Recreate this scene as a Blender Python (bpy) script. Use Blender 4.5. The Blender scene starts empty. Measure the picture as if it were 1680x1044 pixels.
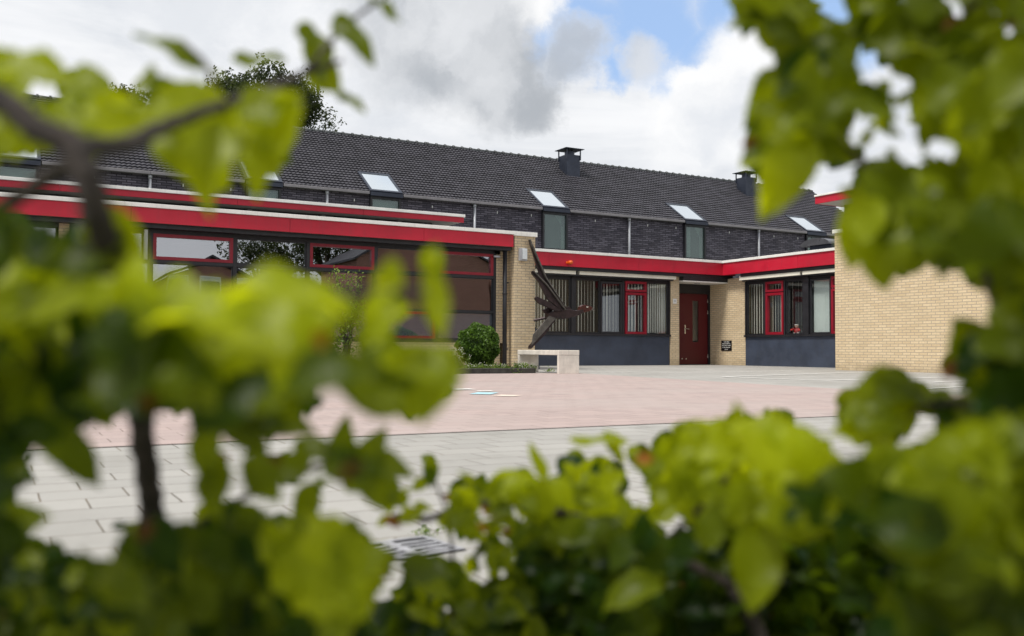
import bpy, bmesh, math, random
import numpy as np
from mathutils import Vector, Matrix
R = math.radians
scene = bpy.context.scene
C = scene.collection

# ------------------------------------------------------------------ camera
EYE = Vector((0, 0, .45)); YAW = R(29.02); PITCH = R(1.954); ROLL = R(.291); F = 1521.0
def lvl(v):
    return Vector((v[0]*math.cos(YAW)+v[1]*math.sin(YAW), -v[0]*math.sin(YAW)+v[1]*math.cos(YAW), v[2]))
_r = Vector((1, 0, 0)); _u = Vector((0, -math.sin(PITCH), math.cos(PITCH)))
CR = lvl(_r*math.cos(ROLL)+_u*math.sin(ROLL)); CU = lvl(_u*math.cos(ROLL)-_r*math.sin(ROLL))
CF = lvl(Vector((0, math.cos(PITCH), math.sin(PITCH))))
def at(x, y, X=None, Y=None, Z=None, D=None):
    """survey helper: world point seen at photo pixel x,y on a known plane or at a known depth"""
    d = CF + CR*((x-840)/F) - CU*((y-522)/F)
    t = X/d.x if X is not None else Y/d.y if Y is not None else (Z-.45)/d.z if Z is not None else D
    return EYE + d*t
cam = bpy.data.cameras.new('camera'); co = bpy.data.objects.new('camera', cam); C.objects.link(co)
m = Matrix((CR, CU, -CF)).transposed().to_4x4(); m.translation = EYE; co.matrix_world = m
cam.sensor_width = 36; cam.lens = F/1680*36; cam.clip_start = .02; cam.clip_end = 3000
cam.dof.use_dof = True; cam.dof.focus_distance = 14; cam.dof.aperture_fstop = 3.6
scene.camera = co
scene.view_settings.view_transform = 'Standard'; scene.view_settings.look = 'None'
scene.view_settings.exposure = .06; scene.view_settings.gamma = 1
scene.cycles.max_bounces = 10; scene.cycles.transparent_max_bounces = 16

# ------------------------------------------------------------------ world
SUN_EL = R(60); SUN_DIR = Vector((-.85, -.22, 0)).normalized()   # horizontal direction towards the sun
world = bpy.data.worlds.new('World'); scene.world = world; world.use_nodes = True
nt = world.node_tree; nt.nodes.clear()
class G:
    """tiny node-graph helper"""
    def __init__(s, nt): s.nt = nt; s.N = nt.nodes; s.L = nt.links
    def new(s, t, **k):
        n = s.N.new(t)
        for a, b in k.items(): setattr(n, a, b)
        return n
    def set(s, sock, v):
        if isinstance(v, bpy.types.NodeSocket): s.L.new(v, sock)
        elif v is not None: sock.default_value = v
    def math(s, op, a, b=None, c=None, clamp=False):
        n = s.new('ShaderNodeMath', operation=op, use_clamp=clamp); s.set(n.inputs[0], a); s.set(n.inputs[1], b)
        if c is not None: s.set(n.inputs[2], c)
        return n.outputs[0]
    def vmath(s, op, a, b=None, out=0):
        n = s.new('ShaderNodeVectorMath', operation=op); s.set(n.inputs[0], a)
        if b is not None: s.set(n.inputs[1], b)
        return n.outputs[out]
    def mix(s, f, a, b, mode='MIX'):
        n = s.new('ShaderNodeMix', data_type='RGBA', blend_type=mode)
        s.set(n.inputs[0], f); s.set(n.inputs[6], a); s.set(n.inputs[7], b); return n.outputs[2]
    def noise(s, vec, scale, detail=4, rough=.55, dist=0, out=0):
        n = s.new('ShaderNodeTexNoise'); s.set(n.inputs['Vector'], vec); n.inputs['Scale'].default_value = scale
        n.inputs['Detail'].default_value = detail; n.inputs['Roughness'].default_value = rough; n.inputs['Distortion'].default_value = dist
        return n.outputs[out]
    def ramp(s, f, a, b, lo=0., hi=1., smooth=True):
        n = s.new('ShaderNodeMapRange', interpolation_type='SMOOTHSTEP' if smooth else 'LINEAR')
        s.set(n.inputs[0], f); n.inputs[1].default_value = a; n.inputs[2].default_value = b
        n.inputs[3].default_value = lo; n.inputs[4].default_value = hi; return n.outputs[0]
def rgb(*c): return (c[0], c[1], c[2], 1)
g = G(nt)
tc = g.new('ShaderNodeTexCoord').outputs['Generated']
sky = g.new('ShaderNodeTexSky', sky_type='NISHITA'); sky.sun_disc = False
sky.sun_elevation = SUN_EL; sky.sun_rotation = math.atan2(SUN_DIR.x, SUN_DIR.y)
warp = g.noise(tc, 7, 8, .62, 0, 1)
warp = g.vmath('SCALE', g.vmath('SUBTRACT', warp, (.5, .5, .5)), None); warp.node.inputs['Scale'].default_value = .13
wt = g.vmath('NORMALIZE', g.vmath('ADD', tc, warp))
def lobe(x, y, rpx, soft=.5):
    """round region of the sky about the direction of a photo pixel; radius as an angle"""
    x -= 48; d = (CF + CR*((x-840)/F) - CU*((y-522)/F)).normalized(); a = rpx/F
    dp = g.vmath('DOT_PRODUCT', wt, tuple(d), 1)
    return g.ramp(dp, math.cos(a*(1+soft)), math.cos(a*(1-soft)))
def union(l):
    o = l[0]
    for k in l[1:]: o = g.math('MAXIMUM', o, k)
    return o
blue = union([lobe(1110, 40, 78, .5), lobe(1010, 60, 66, .5), lobe(965, 45, 30, .6), lobe(1185, 75, 48, .6), lobe(1260, 0, 70), lobe(1430, 0, 80), lobe(1060, 130, 26, .9), lobe(1160, 150, 22, .9)])
blue = g.math('MAXIMUM', blue, g.math('MULTIPLY', g.ramp(g.noise(tc, 2.3, 3, .5), .62, .72), g.ramp(g.new('ShaderNodeSeparateXYZ').outputs[2], .35, .5)))
blue_sep = [n for n in nt.nodes if n.type == 'SEPXYZ'][0]; nt.links.new(tc, blue_sep.inputs[0])
small = g.math('MULTIPLY', union([lobe(1000, 84, 36, .7), lobe(982, 112, 30, .8), lobe(1095, 106, 28, .8)]), .85)
whites = union([lobe(1290, 160, 120, .25), lobe(1200, 150, 55, .3), lobe(935, 8, 42, .4), lobe(1200, 215, 80, .3)])
blue = g.math('MULTIPLY', blue, g.math('SUBTRACT', 1., whites))
blue = g.math('MULTIPLY', blue, g.math('SUBTRACT', 1., small))
grey = union([lobe(795, 45, 100, .45), lobe(872, 118, 76, .4), lobe(730, 20, 90, .8), lobe(935, 172, 32, .9), small])
grey = g.math('MULTIPLY', grey, g.ramp(g.noise(wt, 7, 6, .6), .25, .55, .55, 1))
n1 = g.noise(g.vmath('MULTIPLY', tc, (1, 1, 2.2)), 3.1, 7, .62, .6)
n2 = g.noise(wt, 8, 6, .5, .2)
base = g.mix(g.ramp(n1, .35, .66), rgb(.66, .70, .76), rgb(.95, .96, .98))
base = g.mix(g.ramp(n2, .3, .62, 0, .45), base, rgb(.99, 1.0, 1.02))
base = g.mix(g.math('MULTIPLY', whites, .8), base, g.mix(g.ramp(n2, .35, .6), rgb(.80, .83, .88), rgb(1.04, 1.04, 1.04)))
base = g.mix(g.math('MULTIPLY', grey, .95), base, g.mix(g.ramp(n2, .36, .62), rgb(.44, .47, .51), rgb(.72, .74, .77)))
bg1 = g.new('ShaderNodeBackground'); nt.links.new(sky.outputs[0], bg1.inputs[0]); bg1.inputs[1].default_value = .05
hazy = g.new('ShaderNodeBackground'); hazy.inputs[0].default_value = rgb(.31, .45, .70); hazy.inputs[1].default_value = .95
addb = g.new('ShaderNodeAddShader'); nt.links.new(bg1.outputs[0], addb.inputs[0]); nt.links.new(hazy.outputs[0], addb.inputs[1])
bg2 = g.new('ShaderNodeBackground'); nt.links.new(base, bg2.inputs[0]); bg2.inputs[1].default_value = .95
mx = g.new('ShaderNodeMixShader'); nt.links.new(blue, mx.inputs[0]); nt.links.new(bg2.outputs[0], mx.inputs[1]); nt.links.new(addb.outputs[0], mx.inputs[2])
wo = g.new('ShaderNodeOutputWorld'); nt.links.new(mx.outputs[0], wo.inputs[0])

sun = bpy.data.lights.new('sun', 'SUN'); sun.energy = 3.3; sun.angle = R(12); sun.color = (1, .95, .87)
so = bpy.data.objects.new('sun', sun); C.objects.link(so)
sd = Vector((SUN_DIR.x*math.cos(SUN_EL), SUN_DIR.y*math.cos(SUN_EL), math.sin(SUN_EL)))
so.rotation_euler = (-sd).to_track_quat('-Z', 'Y').to_euler(); so.location = (0, 0, 30)

# ------------------------------------------------------------------ materials
def mat(name):
    m = bpy.data.materials.new(name); m.use_nodes = True; m.node_tree.nodes.clear()
    g = G(m.node_tree); out = g.new('ShaderNodeOutputMaterial'); p = g.new('ShaderNodeBsdfPrincipled')
    g.L.new(p.outputs[0], out.inputs[0]); g.p = p; g.out = out
    g.co = g.new('ShaderNodeTexCoord').outputs['Object']; return m, g
def plain(name, col, rough=.6, vary=.15, scale=6, metal=0, bump=0, streak=0, spec=None):
    m, g = mat(name)
    n = g.noise(g.co, scale, 5, .6)
    c = g.mix(g.ramp(n, .3, .7), rgb(*[k*(1-vary) for k in col]), rgb(*[min(1, k*(1+vary)) for k in col]))
    if streak:
        s = g.noise(g.vmath('MULTIPLY', g.co, (9, 9, .7)), 1.6, 4, .6)
        c = g.mix(g.ramp(s, .5, .75, 0, streak), c, rgb(*[k*.45+.03 for k in col]))
    g.set(g.p.inputs['Base Color'], c); g.set(g.p.inputs['Roughness'], g.ramp(g.noise(g.co, scale*2.3, 3), .3, .7, max(0, rough-.1), min(1, rough+.1)))
    g.p.inputs['Metallic'].default_value = metal
    if spec is not None: g.p.inputs['Specular IOR Level'].default_value = spec
    if bump:
        b = g.new('ShaderNodeBump'); b.inputs['Strength'].default_value = bump; b.inputs['Distance'].default_value = .01
        g.L.new(g.noise(g.co, scale*12, 4), b.inputs['Height']); g.L.new(b.outputs[0], g.p.inputs['Normal'])
    return m
def brick(name, c1, c2, mortar, bw, bh, ms, stain, bumpd=.006, stainc=None):
    m, g = mat(name)
    s = g.new('ShaderNodeSeparateXYZ'); g.L.new(g.co, s.inputs[0])
    cb = g.new('ShaderNodeCombineXYZ'); g.L.new(g.math('SUBTRACT', s.outputs[0], s.outputs[1]), cb.inputs[0]); g.L.new(s.outputs[2], cb.inputs[1])
    t = g.new('ShaderNodeTexBrick'); g.L.new(cb.outputs[0], t.inputs['Vector'])
    t.inputs['Scale'].default_value = 1; t.inputs['Brick Width'].default_value = bw; t.inputs['Row Height'].default_value = bh
    t.inputs['Mortar Size'].default_value = ms; t.inputs['Mortar Smooth'].default_value = .1; t.inputs['Bias'].default_value = 0
    t.inputs['Color1'].default_value = rgb(*c1); t.inputs['Color2'].default_value = rgb(*c2); t.inputs['Mortar'].default_value = rgb(*mortar)
    c = g.mix(g.ramp(g.noise(cb.outputs[0], 1.4, 5, .65), .4, .75, 0, stain), t.outputs[0], rgb(*(stainc or [k*.5 for k in c1])))
    c = g.mix(g.ramp(g.noise(cb.outputs[0], 30, 2), .35, .7, 0, .25), c, rgb(*[k*.6 for k in c2]))
    # damp, dirty foot of the wall
    foot = g.math('ADD', s.outputs[2], g.math('MULTIPLY', g.noise(cb.outputs[0], 5, 4), .5))
    c = g.mix(g.ramp(foot, .55, .2, 0, .45), c, rgb(*[k*.4 for k in c2]))
    g.set(g.p.inputs['Base Color'], c); g.p.inputs['Roughness'].default_value = .85
    b = g.new('ShaderNodeBump'); b.inputs['Strength'].default_value = .7; b.inputs['Distance'].default_value = bumpd; b.invert = True
    g.L.new(t.outputs['Fac'], b.inputs['Height']); g.L.new(b.outputs[0], g.p.inputs['Normal'])
    return m
def glass(name, tint, refl, rough=.0, under=None):
    """window glass: part mirror, part see-through"""
    m, g = mat(name); g.N.remove(g.p)
    tr = g.new('ShaderNodeBsdfTransparent'); tr.inputs[0].default_value = rgb(*tint)
    if under:
        tr2 = g.new('ShaderNodeBsdfDiffuse'); tr2.inputs[0].default_value = rgb(*under[:3]); mm = g.new('ShaderNodeMixShader'); mm.inputs[0].default_value = under[3]
        g.L.new(tr.outputs[0], mm.inputs[1]); g.L.new(tr2.outputs[0], mm.inputs[2]); tr = mm
    gl = g.new('ShaderNodeBsdfGlossy'); gl.inputs['Roughness'].default_value = rough; gl.inputs[0].default_value = rgb(.9, .93, .97)
    b = g.new('ShaderNodeBump'); b.inputs['Strength'].default_value = .05; b.inputs['Distance'].default_value = .02
    g.L.new(g.noise(g.co, 1.3, 1), b.inputs['Height']); g.L.new(b.outputs[0], gl.inputs['Normal'])
    ge = g.new('ShaderNodeNewGeometry'); cs = g.math('ABSOLUTE', g.vmath('DOT_PRODUCT', ge.outputs['Incoming'], ge.outputs['Normal'], 1))
    f = g.math('ADD', g.math('MULTIPLY', g.math('POWER', g.math('SUBTRACT', 1., cs), 5.), .9), refl+.03, clamp=True)
    mx = g.new('ShaderNodeMixShader'); g.L.new(f, mx.inputs[0]); g.L.new(tr.outputs[0], mx.inputs[1]); g.L.new(gl.outputs[0], mx.inputs[2])
    g.L.new(mx.outputs[0], g.out.inputs[0]); return m
def leafy(name, dark, light, trans, tmix=.45, rough=.45, attr=True, spec=.35, scale=3):
    m, g = mat(name)
    if attr:
        a = g.new('ShaderNodeAttribute'); a.attribute_name = 'tone'; f = a.outputs['Fac']
    else: f = g.ramp(g.noise(g.co, scale, 4, .7), .3, .7)
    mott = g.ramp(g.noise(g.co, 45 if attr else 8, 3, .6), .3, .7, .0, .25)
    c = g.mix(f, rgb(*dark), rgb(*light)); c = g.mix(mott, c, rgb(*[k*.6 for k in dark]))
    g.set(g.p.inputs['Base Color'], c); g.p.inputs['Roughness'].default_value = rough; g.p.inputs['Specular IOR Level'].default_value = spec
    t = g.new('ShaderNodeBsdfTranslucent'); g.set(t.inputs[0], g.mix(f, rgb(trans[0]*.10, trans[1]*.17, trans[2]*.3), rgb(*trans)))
    mx = g.new('ShaderNodeMixShader'); mx.inputs[0].default_value = tmix
    g.L.new(g.p.outputs[0], mx.inputs[1]); g.L.new(t.outputs[0], mx.inputs[2]); g.L.new(mx.outputs[0], g.out.inputs[0]); return m

M = {}
M['yellow_brick'] = brick('yellow_brick', (.74, .60, .39), (.64, .50, .31), (.38, .31, .25), .21, .062, .007, .22)
M['dark_brick'] = brick('dark_brick', (.20, .185, .225), (.055, .050, .068), (.022, .020, .028), .27, .070, .012, .25, .01, (.13, .12, .13))
M['brown_brick'] = brick('brown_brick', (.42, .20, .15), (.32, .15, .11), (.30, .22, .18), .21, .062, .008, .3)
M['red'] = plain('red_panel', (.50, .008, .030), .45, .10, 1.2, streak=.22)
M['red_frame'] = plain('red_frame', (.26, .004, .018), .4, .1, 4)
M['red_door'] = plain('red_door_paint', (.085, .001, .005), .5, .06, .6)
M['trim'] = plain('white_trim', (.82, .81, .77), .55, .07, 2, streak=.25)
M['cream'] = plain('cream_screen_box', (.82, .79, .68), .5, .06, 3, streak=.15)
M['soffit'] = plain('grey_soffit', (.55, .54, .50), .7, .08, 2)
M['dark_frame'] = plain('dark_frame', (.016, .016, .020), .45, .2, 5)
M['navy'] = plain('navy_panel', (.040, .052, .082), .55, .22, 1.6, streak=.3)
M['zinc'] = plain('zinc_pipe', (.42, .43, .46), .45, .1, 4, metal=.3)
M['gutter'] = plain('grey_gutter', (.22, .21, .22), .5, .1, 3)
M['tile'] = plain('roof_tile', (.046, .044, .054), .55, .35, 2.4, spec=.5)
M['ridge'] = plain('ridge_tile', (.040, .046, .048), .5, .3, 3)
M['flue'] = plain('flue_metal', (.035, .042, .062), .4, .15, 3, metal=.4)
M['roofing'] = plain('flat_roofing', (.10, .10, .10), .9, .3, 3)
M['concrete'] = plain('pale_concrete', (.70, .65, .58), .8, .12, 5, bump=.4, streak=.25)
M['kerb'] = plain('dark_kerb', (.045, .042, .036), .85, .45, 5, bump=.6)
M['rust'] = plain('weathered_steel', (.035, .022, .024), .42, .35, 9, metal=.5, bump=.3)
M['rust_pale'] = plain('weathered_steel_pale', (.11, .10, .09), .5, .3, 12, metal=.4, bump=.3)
M['rust_red'] = plain('weathered_steel_red', (.06, .016, .012), .35, .4, 14, metal=.4, bump=.3)
M['steel'] = plain('brushed_steel', (.6, .6, .58), .3, .08, 8, metal=1)
M['slat'] = plain('blind_slat', (.88, .85, .76), .8, .05, 3)
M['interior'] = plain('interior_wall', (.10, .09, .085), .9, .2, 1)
M['curtain'] = plain('white_curtain', (.75, .80, .76), .9, .06, 2)
M['plaque'] = plain('black_plaque', (.008, .008, .009), .3, .1, 6)
M['letter'] = plain('letter_white', (.75, .75, .72), .6, .03, 6)
M['lamp_glass'] = plain('lamp_glass', (.62, .66, .68), .25, .05, 9)
M['orange'] = plain('orange_plastic', (.75, .12, .01), .3, .1, 9)
M['cast_iron'] = plain('cast_iron', (.36, .36, .38), .5, .3, 20, metal=.15, bump=.4)
M['drain_shade'] = plain('drain_dark', (.006, .006, .006), .9, .1, 9)
M['soil'] = plain('planting_soil', (.055, .042, .030), .95, .4, 9, bump=1)
M['line'] = plain('white_road_paint', (.78, .77, .73), .7, .14, 7)
M['chalk_blue'] = plain('pale_blue_paint', (.38, .62, .68), .7, .12, 7)
M['chalk_cream'] = plain('cream_paint', (.78, .66, .55), .7, .12, 7)
M['cowl'] = plain('dark_cowl', (.12, .12, .13), .35, .15, 3, metal=.5)
M['doll_red'] = plain('doll_red', (.45, .02, .02), .7, .1, 20); M['doll_white'] = plain('doll_white', (.75, .7, .65), .8, .1, 20); M['doll_skin'] = plain('doll_skin', (.6, .35, .25), .6, .05, 20)
M['bark'] = plain('smooth_bark', (.075, .058, .052), .75, .35, 60, bump=.8)
M['tree_bark'] = plain('tree_bark', (.07, .055, .04), .9, .3, 8, bump=.8)
M['glass_office'] = glass('office_window_glass', (.90, .92, .92), .05)
M['glass_hall'] = glass('hall_window_glass', (.55, .52, .52), .34)
M['glass_low'] = glass('hall_low_glass', (.5, .52, .55), .34, 0, (.18, .22, .26, .5))
M['glass_house'] = glass('house_window_glass', (.80, .9, .86), .05, 0, (.11, .17, .145, .38))  # green diffuse share paints a dark reflection into the panes
M['glass_sky'] = glass('roof_window_glass', (.5, .6, .62), .60, 0, (.65, .75, .77, .7))
M['leaf_hedge'] = leafy('hedge_leaf', (.010, .036, .004), (.31, .37, .008), (.84, .90, .006), .54, .42, True, .28)
M['leaf_brown'] = leafy('withered_leaf', (.16, .06, .015), (.42, .17, .03), (.6, .25, .04), .4, .6, True, .2)
M['leaf_box'] = leafy('boxwood_leaf', (.03, .075, .012), (.11, .20, .02), (.15, .3, .02), .3, .45, True)
M['leaf_shrub'] = leafy('shrub_leaf', (.05, .10, .02), (.22, .30, .04), (.25, .4, .03), .35, .5, True)
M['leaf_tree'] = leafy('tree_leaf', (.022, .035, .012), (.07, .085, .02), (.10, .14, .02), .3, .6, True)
M['petal'] = plain('small_petals', (.6, .6, .5), .8, .1, 30)

# ground: square concrete pavers, courses along the school front
def pavers(name, a, b, joint, patch):
    m, g = mat(name)
    t = g.new('ShaderNodeTexBrick'); wv = g.vmath('SCALE', g.vmath('SUBTRACT', g.noise(g.co, 1.1, 3, .5, 0, 1), (.5, .5, .5))); wv.node.inputs['Scale'].default_value = .035
    g.L.new(g.vmath('ADD', g.co, wv), t.inputs['Vector'])
    t.inputs['Scale'].default_value = 1; t.inputs['Brick Width'].default_value = .24; t.inputs['Row Height'].default_value = .19
    t.inputs['Mortar Size'].default_value = .0030; t.inputs['Mortar Smooth'].default_value = .2; t.inputs['Bias'].default_value = -.2
    t.inputs['Color1'].default_value = rgb(*a); t.inputs['Color2'].default_value = rgb(*b); 
    jn = g.ramp(g.noise(g.co, 2.6, 4, .6), .4, .62)
    g.L.new(g.mix(jn, rgb(*joint), rgb(*[k*2.2 for k in joint])), t.inputs['Mortar'])
    c = g.mix(g.ramp(g.noise(g.co, .7, 6, .65), .38, .7, 0, .6), t.outputs[0], rgb(*patch))
    c = g.mix(g.ramp(g.noise(g.co, 2.2, 6, .7), .56, .68, 0, .35), c, rgb(*[k*.55 for k in b]))
    c = g.mix(g.ramp(g.noise(g.co, 90, 3, .7), .55, .75, 0, .22), c, rgb(*[k*.5 for k in a]))
    c = g.mix(g.ramp(g.noise(g.co, 13, 5, .7), .62, .72, 0, .5), c, rgb(*[k*.62 for k in a]))
    g.set(g.p.inputs['Base Color'], c); g.p.inputs['Roughness'].default_value = .8
    b_ = g.new('ShaderNodeBump'); b_.inputs['Strength'].default_value = .8; b_.inputs['Distance'].default_value = .006; b_.invert = True
    g.L.new(t.outputs['Fac'], b_.inputs['Height']); g.L.new(b_.outputs[0], g.p.inputs['Normal']); return m
M['paver_grey'] = pavers('grey_pavers', (.39, .378, .352), (.33, .32, .298), (.085, .07, .052), (.26, .25, .225))
M['paver_pink'] = pavers('pink_pavers', (.43, .335, .31), (.37, .29, .27), (.13, .10, .08), (.41, .35, .325))
M['grass_far'] = plain('rough_grass', (.05, .08, .02), .95, .4, 1.5, bump=1)

# ------------------------------------------------------------------ mesh helpers
class MB:
    def __init__(s): s.v = []; s.f = []; s.mi = []; s.cur = 0
    def add(s, vs, fs):
        b = len(s.v); s.v += [tuple(v) for v in vs]; s.f += [tuple(b+i for i in f) for f in fs]; s.mi += [s.cur]*len(fs); return s
    def box(s, x0, x1, y0, y1, z0, z1):
        x0, x1 = sorted((x0, x1)); y0, y1 = sorted((y0, y1)); z0, z1 = sorted((z0, z1))
        return s.add([(x0,y0,z0),(x1,y0,z0),(x1,y1,z0),(x0,y1,z0),(x0,y0,z1),(x1,y0,z1),(x1,y1,z1),(x0,y1,z1)],
                     [(0,3,2,1),(4,5,6,7),(0,1,5,4),(1,2,6,5),(2,3,7,6),(3,0,4,7)])
    def prism(s, pts, off):
        """closed polygon of 3D points extruded by the vector off"""
        n = len(pts); a = [Vector(p) for p in pts]; b = [p+Vector(off) for p in a]
        return s.add(a+b, [tuple(range(n)), tuple(range(2*n-1, n-1, -1))]+[(i, i+n, (i+1) % n+n, (i+1) % n) for i in range(n)])
    def tube(s, pts, rad, n=8, wob=0):
        P = [Vector(p) for p in pts]; rr = rad if isinstance(rad, (list, tuple)) else [rad]*len(P); vs = []; ref = None
        for i, p in enumerate(P):
            d = (P[min(i+1, len(P)-1)]-P[max(i-1, 0)]).normalized()
            if ref is None: ref = d.orthogonal().normalized()
            a = (ref-d*ref.dot(d)).normalized(); ref = a; b = d.cross(a)
            for k in range(n):
                t = 2*math.pi*k/n; q = rr[i]*(1+wob*math.sin(3*t+i*1.7)); vs.append(p+a*q*math.cos(t)+b*q*math.sin(t))
        fs = [(i*n+k, i*n+(k+1) % n, (i+1)*n+(k+1) % n, (i+1)*n+k) for i in range(len(P)-1) for k in range(n)]
        fs += [tuple(range(n-1, -1, -1)), tuple((len(P)-1)*n+k for k in range(n))]
        return s.add(vs, fs)
    def build(s, name, mats, parent=None, smooth=False, bevel=0, tone=None):
        me = bpy.data.meshes.new(name); o = bpy.data.objects.new(name, me); C.objects.link(o)
        off = Vector(parent['_base']) if parent is not None else Vector((0, 0, 0))
        me.from_pydata([tuple(Vector(v)-off) for v in s.v], [], s.f)
        for k in (mats if isinstance(mats, (list, tuple)) else [mats]): me.materials.append(M[k])
        if any(s.mi): me.polygons.foreach_set('material_index', s.mi)
        if smooth: me.polygons.foreach_set('use_smooth', [True]*len(me.polygons))
        if tone is not None:
            at_ = me.attributes.new('tone', 'FLOAT', 'POINT'); at_.data.foreach_set('value', np.asarray(tone, dtype=np.float32))
        me.validate(); me.update()
        if bevel:
            b = o.modifiers.new('bevel', 'BEVEL'); b.width = bevel; b.segments = 2; b.limit_method = 'ANGLE'
        if parent is not None:
            top = parent
            o.parent = parent; o['_base'] = tuple(off)
        else: o['_base'] = (0., 0., 0.)
        return o
def tag(o, label=None, cat=None, group=None, kind=None):
    for k, v in (('label', label), ('category', cat), ('group', group), ('kind', kind)):
        if v: o[k] = v
    return o
def thing(name, loc, label, cat, group=None):
    o = bpy.data.objects.new(name, None); o.location = loc; o.empty_display_size = .2; C.objects.link(o); o['_base'] = tuple(loc)
    return tag(o, label, cat, group)
def box(*a): return MB().box(*a)
rnd = random.Random(11); nrs = np.random.RandomState(5)

# ------------------------------------------------------------------ ground
def sheet(name, pts, z, m, kind='structure'):
    mb = MB(); mb.add([(x, y, z) for x, y in pts], [tuple(range(len(pts)))]); o = mb.build(name, m); tag(o, kind=kind); return o
sheet('ground', [(-400, -400), (900, -400), (900, 900), (-400, 900)], -.012, 'grass_far')
sheet('schoolyard_paving', [(-14, -9), (40, -9), (40, 24.5), (-14, 24.5)], 0, 'paver_grey')
sheet('pink_paving', [(-14, 4.62), (8.72, 4.5), (8.74, 7.5), (9.35, 12), (9.85, 15.24), (-14, 15.24)], .004, 'paver_pink')
def stripe(pts, w, z=.008):
    """painted line along ground points, real width w"""
    mb = MB(); P = [Vector((p[0], p[1])) for p in pts]; L = []; 
    for i, p in enumerate(P):
        d = (P[min(i+1, len(P)-1)]-P[max(i-1, 0)]).normalized(); n = Vector((-d.y, d.x))*w/2; L += [(p.x+n.x, p.y+n.y, z), (p.x-n.x, p.y-n.y, z)]
    mb.add(L, [(2*i, 2*i+1, 2*i+3, 2*i+2) for i in range(len(P)-1)]); return mb
def gp(l): return [at(x, y, Z=0) for x, y in l]
for nm, l, w in (('painted_line', [(945, 610.8), (1100, 611.5), (1180, 611)], .09), ('painted_line', [(1180, 611.2), (1270, 609.6), (1300, 608.8)], .06),
              ('painted_line', [(1186, 619), (1300, 615.2), (1400, 611.8), (1500, 612.5), (1640, 617)], .09),
              ('painted_line', [(1186, 619), (1278, 622.5), (1359, 625), (1420, 623), (1560, 619.5), (1700, 617)], .08),
              ('painted_line', [(1500, 640), (1600, 634), (1720, 628)], .08), ('painted_line', [(1530, 628), (1590, 625), (1700, 622)], .06)):
    tag(stripe(gp(l), w).build(nm, 'line'), kind='structure')
# playground paint: a long cream and pale blue figure on the pink paving
for l, w, m_ in (([(742, 640.5), (775, 640)], .22, 'line'), ([(777, 646.5), (812, 647)], .40, 'chalk_blue'), ([(783, 643.5), (808, 643.2)], .12, 'line'),
                 ([(815, 650), (850, 651)], .22, 'chalk_cream'), ([(700, 634), (740, 637)], .18, 'chalk_cream')):
    tag(stripe(gp(l), w, .009 if m_ != 'line' else .012).build('playground_paint', m_), kind='structure')

# ------------------------------------------------------------------ school
SB = thing('school_building', (10, 20, 0), 'low yellow brick school with red fascias, dark window bands and a red door', 'school')
def part(mb, name, m, parent=SB, **k): return mb.build(name, m, parent, **k)
YL = 18.62                       # hall window plane
# hall wing -------------------------------------------------------
mb = MB(); mb.box(-7, 10.0, YL-.03, YL+.25, 0, .60); mb.box(9.86, 10.2, YL-.02, YL+.25, .60, 2.74); mb.box(.93, 1.10, YL-.05, YL+.2, .6, 2.74)
mb.box(-.9, -.7, YL-.05, YL+.2, .6, 2.74)
part(mb, 'brick_wall', 'yellow_brick')
mb = MB().box(10.2, 10.74, 18.28, 22.36, 0, 3.03); part(mb, 'brick_pier', 'yellow_brick')
part(box(10.16, 10.78, 18.24, 22.3, 3.03, 3.13), 'pier_coping', 'trim', bevel=.008)
def fascia(x0, x1, y0, y1, z0, z1, z2, axis, seams, name='fascia'):
    """red fascia board with open seams and a white cap"""
    mb = MB()
    a0, a1 = (x0, x1) if axis == 'x' else (y0, y1)
    cuts = sorted([a0]+[s for s in seams if a0 < s < a1]+[a1])
    for i in range(len(cuts)-1):
        p, q = cuts[i]+.003, cuts[i+1]-.003
        if axis == 'x': mb.box(p, q, y0, y1, z0, z1)
        else: mb.box(x0, x1, p, q, z0, z1)
    f = part(mb, name, 'red')
    c = MB()
    if axis == 'x': c.box(x0-.0, x1+.02, y0-.035, y1+.12, z1+.003, z2)
    else: c.box(x0-.035, x1+.12, y0-.02, y1, z1+.003, z2)
    cap = c.build('cap_strip', 'trim', f, bevel=.006)
    return f
fascia(-7, 10.15, 18.24, 18.28, 2.77, 3.045, 3.125, 'x', [-4, -1, 2.1, 5.05, 7.95])
part(MB().box(-7, 10.14, 18.285, 18.62, 2.775, 2.80), 'soffit', 'soffit')
part(MB().box(-7, 10.14, 18.34, 18.60, 2.69, 2.773).box(-7, 10.0, YL-.02, YL+.2, 2.62, 2.775), 'window_head_beam', 'dark_frame')
part(MB().box(-7, 10.19, 18.30, 22.3, 2.82, 3.03), 'flat_roof', 'roofing')
part(MB().box(-7, 10.1, 22.2, 22.35, 0, 2.8).box(-7, 10.1, YL+.3, 22.2, .01, .03), 'interior_wall', 'interior')
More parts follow.
